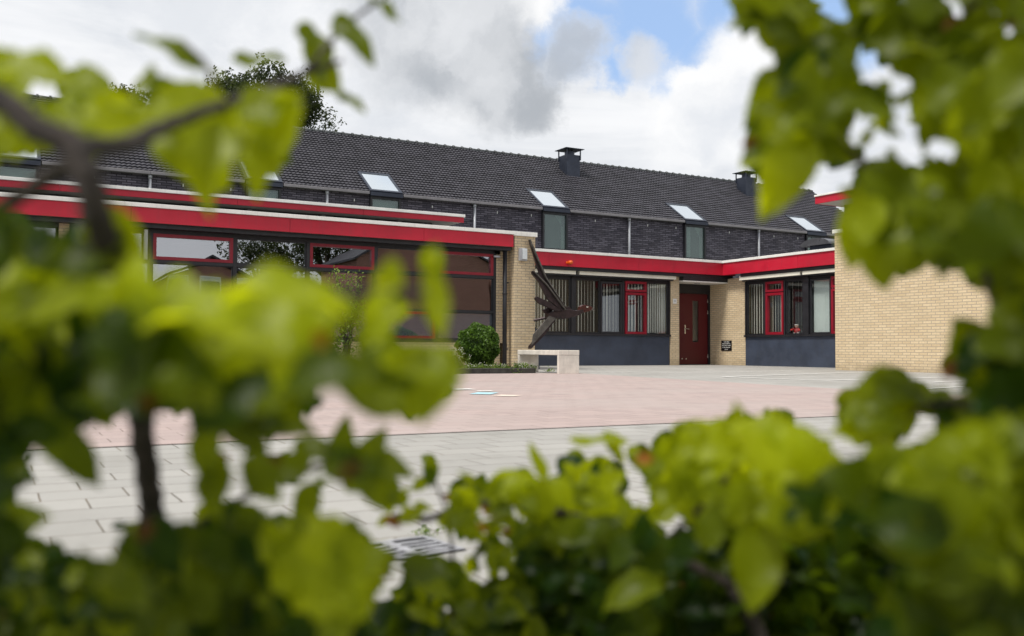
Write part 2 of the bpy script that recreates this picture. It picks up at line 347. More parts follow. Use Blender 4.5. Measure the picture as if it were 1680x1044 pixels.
# interior: classroom furniture silhouettes & ceiling strip lights seen dimly
def window(x0, x1, z0, z1, Y, framem, fw, gl, parent=SB, axis='x', depth=.06, inner=None, blinds=None, blindm='slat', name='window', proud=0.0):
    """framed light; along x (facing -Y) or along y (facing -X; x0,x1 are then Y values and Y is X)"""
    def bx(mb, a0, a1, d0, d1, c0, c1):
        return mb.box(a0, a1, d0, d1, c0, c1) if axis == 'x' else mb.box(d0, d1, a0, a1, c0, c1)
    mb = MB(); d0, d1 = Y-proud, Y+depth
    bx(mb, x0, x1, d0, d1, z0, z0+fw); bx(mb, x0, x1, d0, d1, z1-fw, z1)
    bx(mb, x0, x0+fw, d0, d1, z0+fw, z1-fw); bx(mb, x1-fw, x1, d0, d1, z0+fw, z1-fw)
    w = mb.build(name, framem, parent)
    if parent is None: return w
    gmb = MB(); bx(gmb, x0+fw, x1-fw, Y+.022, Y+.03, z0+fw, z1-fw); gmb.build('pane', gl, w)
    if blinds:
        sp, ang, wd = blinds; bm_ = MB(); x = x0+fw+.03
        while x < x1-fw-.01:
            a = ang+rnd.uniform(-.12, .12); dx, dy = math.cos(a)*wd/2, math.sin(a)*wd/2; yy = Y+.10
            zt, zb = z1-fw-.01, z0+fw+.01+rnd.uniform(0, .012)
            if axis == 'x': q = [(x-dx, yy-dy), (x+dx, yy+dy)]
            else: q = [(yy-dy, x-dx), (yy+dy, x+dx)]
            bm_.add([(q[0][0], q[0][1], zb), (q[1][0], q[1][1], zb), (q[1][0], q[1][1], zt), (q[0][0], q[0][1], zt)], [(0, 1, 2, 3)])
            x += sp*rnd.uniform(.94, 1.06)
        bm_.build('vertical_blind', blindm, w)
    return w
mull = [-6.6, -5.1, -3.7, -2.2, -.7, .93, 1.10, 2.50, 4.06, 5.53, 7.0, 8.43, 9.86]
fr = MB()
for x in mull:
    if x in (.93, 1.10, -.7): continue
    fr.box(x-.035, x+.035, YL-.03, YL+.09, .62, 2.64)
fr.box(-7, 9.86, YL-.025, YL+.085, 2.055, 2.12); fr.box(-7, 9.86, YL-.025, YL+.085, 1.27, 1.315); fr.box(-7, 9.86, YL-.04, YL+.1, .605, .68)
part(fr, 'window_grid', 'dark_frame')
for i in range(len(mull)-1):
    x0, x1 = mull[i]+.038, mull[i+1]-.038
    if x1-x0 < .4: continue
    red_top = i % 2 == 1
    window(x0, x1, 2.123, 2.617, YL, 'red_frame' if red_top else 'dark_frame', .062 if red_top else .015, 'glass_hall', proud=.035 if red_top else 0)
    window(x0, x1, 1.318, 2.052, YL, 'dark_frame', .012, 'glass_hall')
    rb = not red_top and x0 > 6
    window(x0, x1, .683, 1.267, YL, 'red_frame' if rb else 'dark_frame', .055 if rb else .012, 'glass_low', proud=.035 if rb else 0)
part(box(2.36, 2.42, YL-.2, YL-.1, 2.1, 2.66), 'rain_chain_pipe', 'zinc')
# rainwater pipe in the corner by the pier
part(MB().tube([(10.03, 18.42, .06), (10.03, 18.42, 2.7)], .05, 12).tube([(10.03, 18.42, 1.7), (10.03, 18.42, 1.74)], .058, 12), 'rainwater_pipe', 'dark_frame', smooth=True)
for z in (.45, 1.95): part(box(10.0, 10.12, 18.40, 18.47, z, z+.03), 'pipe_clip', 'dark_frame')
part(box(9.80, 9.95, 18.5, 18.56, 2.54, 2.58), 'sensor', 'zinc')
# raised clerestory roof behind
fascia(-7, 9.74, 19.96, 20.0, 3.49, 3.615, 3.685, 'x', [-2.6, 1.0, 4.4, 7.2])
part(MB().box(-7, 9.70, 20.005, 21.6, 3.50, 3.60), 'raised_roof', 'soffit')
part(MB().box(-7, 9.15, 20.5, 21.4, 3.03, 3.50), 'clerestory_wall', 'dark_frame')
for x in (1.6, 4.7, 6.35, 8.2): part(box(x, x+.10, 20.36, 20.49, 3.03, 3.49), 'clerestory_post', 'gutter')

# entrance front ---------------------------------------------------
YF = 22.36
fascia(10.76, 20.26, 22.04, 22.08, 2.80, 3.17, 3.25, 'x', [13.4, 16.5])
part(MB().box(10.76, 20.3, 22.085, 27, 2.95, 3.165), 'flat_roof', 'roofing')
part(MB().box(10.76, 20.2, 22.09, 22.5, 2.70, 2.80).box(10.76, 18.2, YF, YF+.1, 2.50, 2.70), 'window_head_beam', 'dark_frame')
part(MB().box(12.9, 14.36, 22.14, 22.27, 2.60, 2.735), 'sunscreen_box', 'cream', bevel=.006)
part(MB().box(14.48, 17.98, 22.14, 22.27, 2.60, 2.735), 'sunscreen_box', 'cream', bevel=.006)
part(MB().box(12.9, 17.9, 22.17, 22.25, 2.56, 2.605), 'sunscreen_hem', 'dark_frame')
part(MB().box(10.76, 17.88, YF-.015, YF+.2, 0, .87), 'navy_apron_panel', 'navy')
part(MB().box(10.76, 17.9, YF-.07, YF+.12, .873, .925), 'window_sill', 'dark_frame')
part(MB().box(14.33, 14.47, YF-.03, YF+.12, .93, 2.56), 'window_post', 'dark_frame')
part(MB().box(17.84, 17.90, YF-.03, YF+.1, .93, 2.56), 'window_post', 'dark_frame')
part(MB().box(16.13, 16.2, YF-.02, YF+.1, .93, 2.5), 'window_post', 'dark_frame')
part(MB().box(12.86, 12.92, YF-.02, YF+.1, .93, 2.5), 'window_post', 'dark_frame')
bl = (.11, .75, .09)
window(10.8, 12.85, .93, 2.50, YF, 'dark_frame', .05, 'glass_office', blinds=bl)
window(12.93, 14.32, .93, 2.50, YF, 'dark_frame', .04, 'glass_office', blinds=(.10, .75, .09))
window(14.48, 15.33, .93, 2.50, YF, 'dark_frame', .035, 'glass_office', blinds=bl)
window(15.34, 16.12, .93, 2.46, YF, 'dark_frame', .06, 'glass_office', blinds=bl, proud=.02)
window(16.22, 17.0, .93, 2.165, YF, 'red_frame', .07, 'glass_office', blinds=(.12, .6, .09), proud=.04)
window(16.22, 17.0, 2.19, 2.50, YF, 'red_frame', .065, 'glass_office', blinds=(.12, .6, .09), proud=.04)
window(17.02, 17.83, .93, 2.50, YF, 'dark_frame', .03, 'glass_office', blinds=(.085, .35, .09))
part(MB().box(17.9, 18.22, YF-.06, YF+.65, 0, 2.79), 'brick_pillar', 'yellow_brick')
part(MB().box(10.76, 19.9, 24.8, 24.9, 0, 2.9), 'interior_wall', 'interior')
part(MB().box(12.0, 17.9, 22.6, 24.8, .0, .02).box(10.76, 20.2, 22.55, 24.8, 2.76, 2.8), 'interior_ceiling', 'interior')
# niche
YD = 22.97; XN = 20.0
part(MB().box(18.22, XN-.01, 22.1, YD-.032, 2.555, 2.585), 'niche_ceiling', 'trim')
part(box(18.22, 19.98, 22.095, 22.3, 2.588, 2.697), 'niche_beam', 'dark_frame')
part(MB().tube([(19.1, 22.5, 2.535), (19.1, 22.5, 2.555)], .09, 20), 'ceiling_lamp', 'zinc', smooth=False)
part(MB().box(XN, XN+.3, 21.32, YD, 0, 2.70), 'niche_brick_wall', 'yellow_brick')
part(MB().box(18.2, XN+.2, YD+.06, YD+.2, 0, 2.70).box(19.93, XN, YD-.04, YD+.06, 0, 2.7).box(18.22, 19.93, YD-.03, YD+.05, 2.26, 2.66), 'door_frame', 'dark_frame')
door = part(MB().box(18.6, 19.31, YD, YD+.045, .02, 2.25).box(19.55, 19.92, YD, YD+.045, .02, 2.25).box(19.31, 19.55, YD, YD+.045, .02, .72).box(19.31, 19.55, YD, YD+.045, 2.03, 2.25), 'door', 'red_door')
MB().box(19.31, 19.55, YD+.015, YD+.025, .72, 2.03).build('door_glass', 'glass_office', door)
MB().box(18.975, 19.02, YD-.012, YD, .98, 1.26).tube([(19.0, YD-.01, 1.14), (19.0, YD-.055, 1.14), (19.13, YD-.055, 1.13)], .011, 8).build('door_handle', 'steel', door)
for z in (.22, 1.62, 1.98): MB().tube([(19.91, YD-.02, z), (19.91, YD-.02, z+.11)], .016, 8).build('hinge', 'steel', door)
for x in (18.86, 19.02): MB().box(x, x+.03, YD-.015, YD, .17, .21).build('door_bolt', 'steel', door)
# return front (faces left)
XF = 20.0
fascia(19.72, 19.76, 15.7, 22.036, 2.80, 3.17, 3.25, 'y', [18.93, 17.2])
part(MB().box(19.765, 26, 15.7, 22.03, 2.95, 3.165), 'flat_roof', 'roofing')
part(MB().box(19.78, 20.1, 15.7, 21.3, 2.70, 2.80).box(XF, XF+.1, 15.7, 21.3, 2.50, 2.70), 'window_head_beam', 'dark_frame')
part(MB().box(19.80, 19.92, 18.93, 21.38, 2.60, 2.735), 'sunscreen_box', 'cream', bevel=.006)
part(MB().box(19.80, 19.92, 16, 18.84, 2.60, 2.735), 'sunscreen_box', 'cream', bevel=.006)
part(MB().box(19.84, 19.9, 16, 21.3, 2.56, 2.605), 'sunscreen_hem', 'dark_frame')
part(MB().box(XF-.015, XF+.2, 15.7, 21.31, 0, .87), 'navy_apron_panel', 'navy')
part(MB().box(XF-.07, XF+.12, 15.7, 21.33, .873, .925), 'window_sill', 'dark_frame')
part(MB().box(XF-.05, XF+.12, 18.76, 18.98, .93, 2.56), 'window_post', 'dark_frame')
part(MB().box(XF-.03, XF+.1, 20.45, 20.53, .93, 2.5), 'window_post', 'dark_frame')
part(MB().box(XF-.03, XF+.1, 21.26, 21.32, .93, 2.56), 'window_post', 'dark_frame')
part(MB().box(XF-.03, XF+.1, 19.66, 19.72, .93, 2.5), 'window_post', 'dark_frame')
window(20.54, 21.25, .93, 2.50, XF, 'dark_frame', .03, 'glass_office', axis='y', blinds=(.11, .5, .09))
window(19.73, 20.44, .93, 2.165, XF, 'red_frame', .075, 'glass_office', axis='y', blinds=(.11, .6, .09), proud=.04)
window(19.73, 20.44, 2.19, 2.50, XF, 'red_frame', .07, 'glass_office', axis='y', blinds=(.11, .6, .09), proud=.04)
window(18.99, 19.65, .93, 2.50, XF, 'dark_frame', .035, 'glass_office', axis='y', blinds=(.11, .8, .09))
w = window(18.0, 18.75, .93, 2.48, XF, 'dark_frame', .05, 'glass_office', axis='y')
MB().box(XF+.12, XF+.13, 18.04, 18.71, .96, 2.46).build('roller_blind', 'curtain', w)
window(17.25, 17.96, .93, 2.165, XF, 'red_frame', .07, 'glass_office', axis='y', proud=.04)
window(17.25, 17.96, 2.19, 2.50, XF, 'red_frame', .07, 'glass_office', axis='y', proud=.04)
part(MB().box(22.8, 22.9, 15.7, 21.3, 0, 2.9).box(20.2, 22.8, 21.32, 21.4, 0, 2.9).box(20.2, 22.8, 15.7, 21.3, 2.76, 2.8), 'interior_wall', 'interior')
# brick block at the right, standing forward, with the taller hall roof over it
part(MB().box(17.5, 19.9, 8.6, 15.62, 0, 3.27), 'brick_block', 'yellow_brick')
part(MB().box(17.46, 19.95, 8.55, 15.66, 3.27, 3.36), 'block_coping', 'trim', bevel=.006)
fascia(18.5, 18.54, 6, 17.15, 4.27, 4.45, 4.50, 'y', [15.3, 12.6])
part(MB().box(18.545, 26, 17.11, 17.15, 4.27, 4.45).box(18.50, 26, 17.10, 17.18, 4.453, 4.50), 'fascia_return', 'red')
part(MB().box(18.545, 26, 6, 17.1, 4.272, 4.40), 'tall_hall_soffit', 'soffit')
part(MB().box(19.3, 25.5, 6.4, 16.9, 3.2, 4.27), 'tall_hall_wall', 'dark_frame')
# curved cowl on the flat roof
mb = MB(); cy, cx0, cx1 = 19.5, 21.0, 21.9
mb.prism([(cx0, cy+.56*math.cos(t), 3.57+.21*math.sin(t)) for t in np.linspace(0, math.pi, 15)], (cx1-cx0, 0, 0))
v_ = part(mb, 'vent_cowl', 'cowl'); MB().box(21.08, 21.8, 18.6, 19.75, 3.17, 3.57).build('vent_box', 'flue', v_)
# low curved steel panel beside the pier
mb = MB(); mb.prism([(10.78, 18.5, 0), (11.0, 18.5, 0)]+[(10.78+.22*math.cos(t), 18.5, .72+.28*math.sin(t)) for t in np.linspace(0, math.pi/2, 8)], (0, .06, 0))
part(mb, 'curved_end_panel', 'navy')

# small fixed things -------------------------------------------------
t = thing('wall_lamp', (10.6, 18.28, 2.45), 'square wall lamp with milky glass high on the brick pier', 'lamp')
a, b = at(852.5, 407, Y=18.22), at(864.5, 428.5, Y=18.22)
box(a.x, b.x, 18.2, 18.28, b.z, a.z).build('lamp_housing', 'zinc', t, bevel=.006)
box(a.x+.05, b.x-.02, 18.16, 18.199, b.z+.03, a.z-.02).build('lamp_shade', 'lamp_glass', t, bevel=.008)
box(a.x+.015, a.x+.04, 18.17, 18.199, b.z+.02, a.z-.015).build('lamp_rib', 'zinc', t)
c = at(934.5, 431, Y=22.0)
t = thing('alarm_light', tuple(c), 'small orange alarm beacon fixed to the red fascia above the office windows', 'alarm light')
mb = MB(); mb.tube([(c.x, 22.035, c.z), (c.x, 21.90, c.z)], [.06, .05], 16); mb.build('beacon', 'orange', t, smooth=True)
box(c.x-.10, c.x+.10, 22.0, 22.038, c.z-.03, c.z+.03).build('base_plate', 'orange', t, bevel=.01)
def textobj(s, size, pos, rot, m, parent, name='lettering', ext=.001):
    cu = bpy.data.curves.new(name, 'FONT'); cu.body = s; cu.size = size; cu.align_x = 'CENTER'; cu.align_y = 'CENTER'; cu.extrude = ext
    o = bpy.data.objects.new(name, cu); me = bpy.data.meshes.new_from_object(o); bpy.data.objects.remove(o)
    o = bpy.data.objects.new(name, me); me.materials.append(M[m]); C.objects.link(o); o.parent = parent
    o.location = Vector(pos)-Vector(parent['_base']); o.rotation_euler = rot; return o
c = at(1107, 494.5, Y=22.295)
t = thing('number_sign', tuple(c), 'small white house number sign on the brick pillar beside the red door', 'sign')
box(c.x-.07, c.x+.07, 22.285, 22.298, c.z-.075, c.z+.075).build('sign_plate', 'letter', t); box(c.x-.022, c.x+.022, 22.281, 22.284, c.z-.02, c.z+.03).build('number', 'zinc', t)
t = thing('plaque', (20, 22.2, .6), 'black plaque with white lettering on the niche wall right of the red door', 'plaque')
box(19.985, 19.998, 21.93, 22.40, .45, .77).build('plaque_plate', 'plaque', t)
rl = random.Random(4); mb = MB()
for k, hw in enumerate((.13, .19, .20, .17, .07)):
    y = 22.165-hw; z = .725-.058*k
    while y < 22.165+hw-.01:
        wd = rl.uniform(.008, .018); hh = rl.uniform(.016, .030); mb.box(19.981, 19.984, y, y+wd, z-hh/2, z+hh/2); y += wd+rl.choice((.007, .007, .02))
mb.build('lettering', 'letter', t)
# doll on the window sill
c = at(1307.5, 545, X=20.1)
t = thing('doll', (20.1, c.y, .93), 'small red and white doll sitting on the inside sill behind the blinds', 'doll')
mb = MB()
def ball(mb, c, r, n=8, sx=1, sy=1, sz=1):
    vs = [(c[0], c[1], c[2]+r*sz)]; fs = []
    for i in range(1, n):
        a = math.pi*i/n
        for k in range(2*n):
            b = math.pi*k/n; vs.append((c[0]+r*sx*math.sin(a)*math.cos(b), c[1]+r*sy*math.sin(a)*math.sin(b), c[2]+r*sz*math.cos(a)))
    vs.append((c[0], c[1], c[2]-r*sz)); m2 = 2*n
    fs += [(0, 1+k, 1+(k+1) % m2) for k in range(m2)]
    for i in range(n-2): fs += [(1+i*m2+k, 1+(i+1)*m2+k, 1+(i+1)*m2+(k+1) % m2, 1+i*m2+(k+1) % m2) for k in range(m2)]
    fs += [(len(vs)-1, 1+(n-2)*m2+(k+1) % m2, 1+(n-2)*m2+k) for k in range(m2)]
    mb.add(vs, fs)
y = c.y
ball(mb, (20.1, y, 1.02), .10, 8, .7, 1, .9); mb.tube([(20.08, y-.08, 1.09), (20.03, y-.17, 1.03)], .03); mb.tube([(20.08, y+.08, 1.09), (20.03, y+.17, 1.05)], .03); mb.build('body', 'doll_red', t, smooth=True)
mb = MB(); ball(mb, (20.09, y, 1.17), .055); mb.build('head', 'doll_skin', t, smooth=True)
mb = MB(); mb.tube([(20.09, y, 1.19), (20.09, y, 1.22)], .06, 12); mb.tube([(20.07, y-.1, .96), (20.07, y+.1, .96)], .025); mb.build('trim', 'doll_white', t, smooth=True)

# bench -----------------------------------------------------------------
BX, BY = 9.17, 14.72; L_, D_, H_ = 1.58, .46, .445
t = thing('concrete_bench', (BX, BY, 0), 'pale concrete slab bench on two panel legs at the end of the planting bed', 'bench')
box(BX, BX+D_, BY, BY+L_, H_-.095, H_).build('seat', 'concrete', t, bevel=.01)
box(BX+.003, BX+D_-.003, BY+.003, BY+.07, 0, H_-.096).build('leg', 'concrete', t, bevel=.008)
box(BX+.003, BX+D_-.003, BY+L_-.07, BY+L_-.003, 0, H_-.096).build('leg', 'concrete', t, bevel=.008)

# bird sculpture ---------------------------------------------------------
t = thing('bird_sculpture', (10.75, 18.2, 1.2), 'dark welded steel bird with raised blade wings, mounted on the brick pier', 'sculpture')
def plate(name, pts, y, th, m, off=(0, 0)):
    P = [at(860+a/4.97, 380+b/4.97, Y=y) for a, b in pts]
    return MB().prism(P, (off[0], th, off[1])).build(name, m, t, bevel=.008)
plate('wing', [(38,68),(55,65),(128,235),(185,370),(270,505),(345,620),(322,628),(235,520),(198,430),(200,550),(165,490),(125,350)], 18.15, .09, 'rust', (.03, 0))
plate('wing_ridge', [(44,66),(54,64),(185,372),(345,618),(338,622),(180,385)], 18.08, .06, 'rust_pale')
plate('wing', [(62,325),(80,318),(135,372),(190,430),(345,640),(305,652),(250,600),(190,550),(120,410),(65,342)], 17.80, .09, 'rust', (.02, 0))
plate('wing_ridge', [(74,320),(82,318),(192,430),(348,640),(338,641),(186,438)], 17.74, .06, 'rust_pale')
plate('feather', [(92,540),(105,529),(200,573),(300,640),(290,652),(250,645),(120,585),(95,556)], 17.78, .07, 'rust')
plate('feather', [(195,540),(215,530),(315,640),(290,645),(250,620)], 17.86, .1, 'rust_pale')
plate('feather', [(155,640),(200,618),(240,650),(170,668)], 17.95, .05, 'rust')
plate('body', [(203,665),(250,646),(345,636),(365,634),(420,644),(482,636),(488,662),(432,690),(320,716),(295,696),(240,712),(205,702)], 17.86, .2, 'rust')
plate('back_block', [(338,616),(372,614),(392,642),(345,648)], 17.9, .14, 'rust')
plate('head', [(458,642),(463,612),(482,600),(505,597),(540,608),(560,620),(545,645),(520,655),(465,664)], 17.88, .13, 'rust_red')
plate('beak', [(530,604),(556,616),(578,632),(572,642),(548,646),(536,630)], 17.91, .07, 'rust_pale')
plate('eye', [(508,610),(526,612),(524,624),(508,622)], 17.87, .012, 'steel')
plate('tail', [(75,838),(205,688),(262,706),(150,835),(62,930)], 17.84, .03, 'rust_pale')
plate('tail_edge', [(262,706),(272,700),(165,850),(58,958),(62,932),(150,836)], 17.85, .16, 'rust')
MB().tube([(10.72, 18.30, 1.12), at(908, 519, Y=18.0)], .03, 8).build('bracket', 'rust', t)

# planting bed ------------------------------------------------------------
t = thing('planting_bed_kerb', (2, 15.3, 0), 'low dark timber-like kerb edging the planting bed under the hall windows', 'kerb')
mb = MB(); x = -10.
while x < 9.0:
    x2 = min(x+1.0, 9.08); mb.box(x, x2-.006, 15.28+rnd.uniform(-.004, .004), 15.40, 0, .10+rnd.uniform(-.003, .003)); x = x2
mb.box(8.99, 9.08, 15.41, 18.2, 0, .10); mb.build('kerb_edge', 'kerb', t, bevel=.012)
mb = MB(); n = 40; vs = []; fs = []
for i in range(n+1):
    for j in range(9):
        vs.append((-10+18.98*i/n, 15.40+3.18*j/8, .06+.03*rnd.random()))
for i in range(n):
    for j in range(8): a = i*9+j; fs.append((a, a+9, a+10, a+1))
mb.add(vs, fs); tag(mb.build('soil', 'soil'), kind='structure')

# ------------------------------------------------------------------ small-leaved plants
def leaf_cloud(name, centers, sizes, tones, m, parent, up=.4, asp=.5, seg=False):
    """many small pointed leaves (folded kites) as one mesh"""
    N = len(centers); P = np.array(centers, float); s = np.array(sizes, float)
    d = nrs.normal(size=(N, 3)); d /= np.linalg.norm(d, axis=1)[:, None]
    nn = nrs.normal(size=(N, 3)); nn[:, 2] += up*2; w = np.cross(d, nn); w /= np.linalg.norm(w, axis=1)[:, None]; nn = np.cross(w, d)
    s = s[:, None]
    V = np.stack([P-d*s*.5, P-d*s*.05+w*s*asp*.5+nn*s*.08, P+d*s*.5, P-d*s*.05-w*s*asp*.5+nn*s*.08], 1).reshape(-1, 3)
    mb = MB(); mb.v = [tuple(v) for v in V]; mb.f = [(4*i, 4*i+1, 4*i+2, 4*i+3) for i in range(N)]; mb.mi = [0]*N
    return mb.build(name, m, parent, tone=np.repeat(tones, 4))
def shell_pts(c, r, n, inner=.0, noise=.12, sq=(1, 1, 1)):
    d = nrs.normal(size=(n, 3)); d /= np.linalg.norm(d, axis=1)[:, None]
    k = 1+noise*(np.sin(d[:, 0]*7+c[0])*np.cos(d[:, 1]*6+c[1]*3)+np.sin(d[:, 2]*9+d[:, 0]*5)*.6)
    rad = (inner+(1-inner)*nrs.rand(n)**.25)*k
    return np.array(c)+d*rad[:, None]*r*np.array(sq), rad
# clipped box ball
bc = at(785, 568, Y=16.6); bc.z = .52
t = thing('boxwood_ball', (bc.x, bc.y, .08), 'round clipped box bush beside the rainwater pipe in the planting bed', 'bush')
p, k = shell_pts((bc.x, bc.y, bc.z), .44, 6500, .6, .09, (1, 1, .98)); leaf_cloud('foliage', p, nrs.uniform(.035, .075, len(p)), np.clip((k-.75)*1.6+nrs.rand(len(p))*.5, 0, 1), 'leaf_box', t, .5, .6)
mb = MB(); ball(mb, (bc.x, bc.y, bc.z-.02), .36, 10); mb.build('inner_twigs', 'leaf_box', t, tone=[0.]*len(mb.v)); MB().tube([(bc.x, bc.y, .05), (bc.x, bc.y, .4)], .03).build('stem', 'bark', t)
# flowering weeds by the ball and along the kerb
def weeds(cx, cy, w, n, h, label, nflow=30, cat='weeds'):
    t = thing('weed_clump', (cx, cy, .08), label, cat)
    st = MB(); P = []; S = []; fl = MB()
    for _ in range(n):
        x, y, hh = cx+nrs.uniform(-w, w), cy+nrs.uniform(-.2, .2), h*nrs.uniform(.4, 1)
        dx, dy = nrs.uniform(-.08, .08, 2); st.tube([(x, y, .05), (x+dx*.5, y+dy*.5, .05+hh*.5), (x+dx, y+dy, .05+hh)], [.004, .003, .002], 4)
        for _ in range(14):
            q = nrs.rand(); P.append((x+dx*q+nrs.normal()*.03, y+dy*q+nrs.normal()*.03, .06+hh*q+nrs.normal()*.01)); S.append(nrs.uniform(.025, .06))
        if nrs.rand() < nflow/100:
            for _ in range(7): ball(fl, (x+dx+nrs.normal()*.025, y+dy+nrs.normal()*.02, .05+hh+nrs.normal()*.02), .008, 3)
    st.build('stems', 'leaf_shrub', t, tone=[.4]*len(st.v)); leaf_cloud('foliage', P, S, nrs.rand(len(P)), 'leaf_shrub', t)
    if fl.v: fl.build('flowers', 'petal', t)
a = at(752, 600, Y=16.2); weeds(a.x, 16.3, .25, 45, .42, 'pale flowering weeds crowding the left side of the round box bush', 55)
a = at(808, 600, Y=15.7); weeds(a.x+.1, 15.65, .75, 90, .14, 'low weeds growing along the kerb in front of the box bush', 25)
a = at(690, 600, Y=15.8); weeds(a.x, 15.7, .8, 70, .2, 'low green weeds along the kerb beneath the hall windows', 10)
a = at(590, 600, Y=15.8); weeds(a.x-.2, 15.7, 1.0, 80, .2, 'low leafy weeds along the kerb in front of the tall shrub', 15)
def tuft(px, py, label, s=1, z=0):
    c = at(px, py, Z=z); t = thing('weed_tuft', tuple(c), label, 'weed'); P = []; S = []
    for _ in range(int(60)): P.append((c.x+nrs.normal()*.022*s, c.y+nrs.normal()*.022*s, z+abs(nrs.normal())*.012*s+.004)); S.append(nrs.uniform(.008, .018)*s)
    leaf_cloud('foliage', P, S, nrs.rand(len(P)), 'leaf_shrub', t)
tuft(695, 880, 'small green weed sprouting at the back corner of the drain grate', .75)
tuft(843, 613, 'yellowish weed rooted in the joint below the kerb', 3.2)
tuft(902, 610, 'dry weed lying beneath the concrete bench', 3)
def shrub(name, base, h, w, n, label, cat, m='leaf_shrub', ls=(.04, .08), nst=9, tone0=.2):
    t = thing(name, base, label, cat); st = MB(); P = []; S = []; T = []
    for i in range(nst):
        a = nrs.uniform(0, 2*math.pi); q = nrs.uniform(.3, 1); tip = (base[0]+math.cos(a)*w*q, base[1]+math.sin(a)*w*q*.7, base[2]+h*nrs.uniform(.6, 1))
        mid = (base[0]+math.cos(a)*w*q*.4, base[1]+math.sin(a)*w*q*.3, base[2]+h*.45); st.tube([base, mid, tip], [.016, .011, .005], 6)
        for _ in range(n//nst):
            u = nrs.rand()**.6; A, B = (np.array(base), np.array(mid)) if u < .35 else (np.array(mid), np.array(tip)); v = u/.35 if u < .35 else (u-.35)/.65
            P.append(A+(B-A)*v+nrs.normal(size=3)*w*.22); S.append(nrs.uniform(*ls)); T.append(np.clip(tone0+u*.5+nrs.normal()*.2, 0, 1))
    st.build('stems', 'bark', t); leaf_cloud('foliage', P, S, np.array(T), m, t)
c = at(570, 600, Y=17.2); shrub('tall_shrub', (c.x, 17.2, .08), 1.9, .42, 2600, 'tall loose light green shrub standing against the hall windows', 'shrub', tone0=.4)
c = at(520, 600, Y=16.6); shrub('dark_shrub', (c.x, 16.6, .08), .75, .55, 2200, 'low dark green shrub left of the tall shrub in the bed', 'shrub', ls=(.06, .11), tone0=0)
c = at(300, 600, Y=16.8); shrub('spreading_shrub', (c.x, 16.8, .08), .9, .7, 1800, 'broad shrub at the left end of the planting bed', 'shrub', tone0=.1)

# drain grate ---------------------------------------------------------------
c = Vector((.803, 1.952, 0)); t = thing('drain_grate', (c.x, c.y, 0), 'slotted cast iron drain grate set in the grey paving', 'drain')
def rot(x, y, a=R(7)): return (c.x+x*math.cos(a)-y*math.sin(a), c.y+x*math.sin(a)+y*math.cos(a))
def rbox(mb, x0, x1, y0, y1, z0, z1):
    P = [rot(x0, y0), rot(x1, y0), rot(x1, y1), rot(x0, y1)]
    mb.add([(p[0], p[1], z0) for p in P]+[(p[0], p[1], z1) for p in P], [(0,3,2,1),(4,5,6,7),(0,1,5,4),(1,2,6,5),(2,3,7,6),(3,0,4,7)])
mb = MB(); sx, sy = .112, .088
for y0 in (-sy, sy-.014): rbox(mb, -sx, sx, y0, y0+.014, .002, .006)
for x0, w_ in ((-sx, .012), (-.012, .024), (sx-.012, .012)): rbox(mb, x0, x0+w_, -sy+.014, sy-.014, .0021, .0061)
for k in range(4):
    y0 = -sy+.0325+k*.0315-.0045
    for x0, x1 in ((-sx+.012, -.012), (.012, sx-.012)): rbox(mb, x0, x1, y0, y0+.013, .0022, .0058)
mb.build('grate_bars', 'cast_iron', t, bevel=.0015)
mb = MB(); rbox(mb, -sx-.003, sx+.003, -sy-.003, sy+.003, .0008, .0014); mb.build('gully_shade_sheet', 'drain_shade', t)  # black sheet painting the shade below the bars

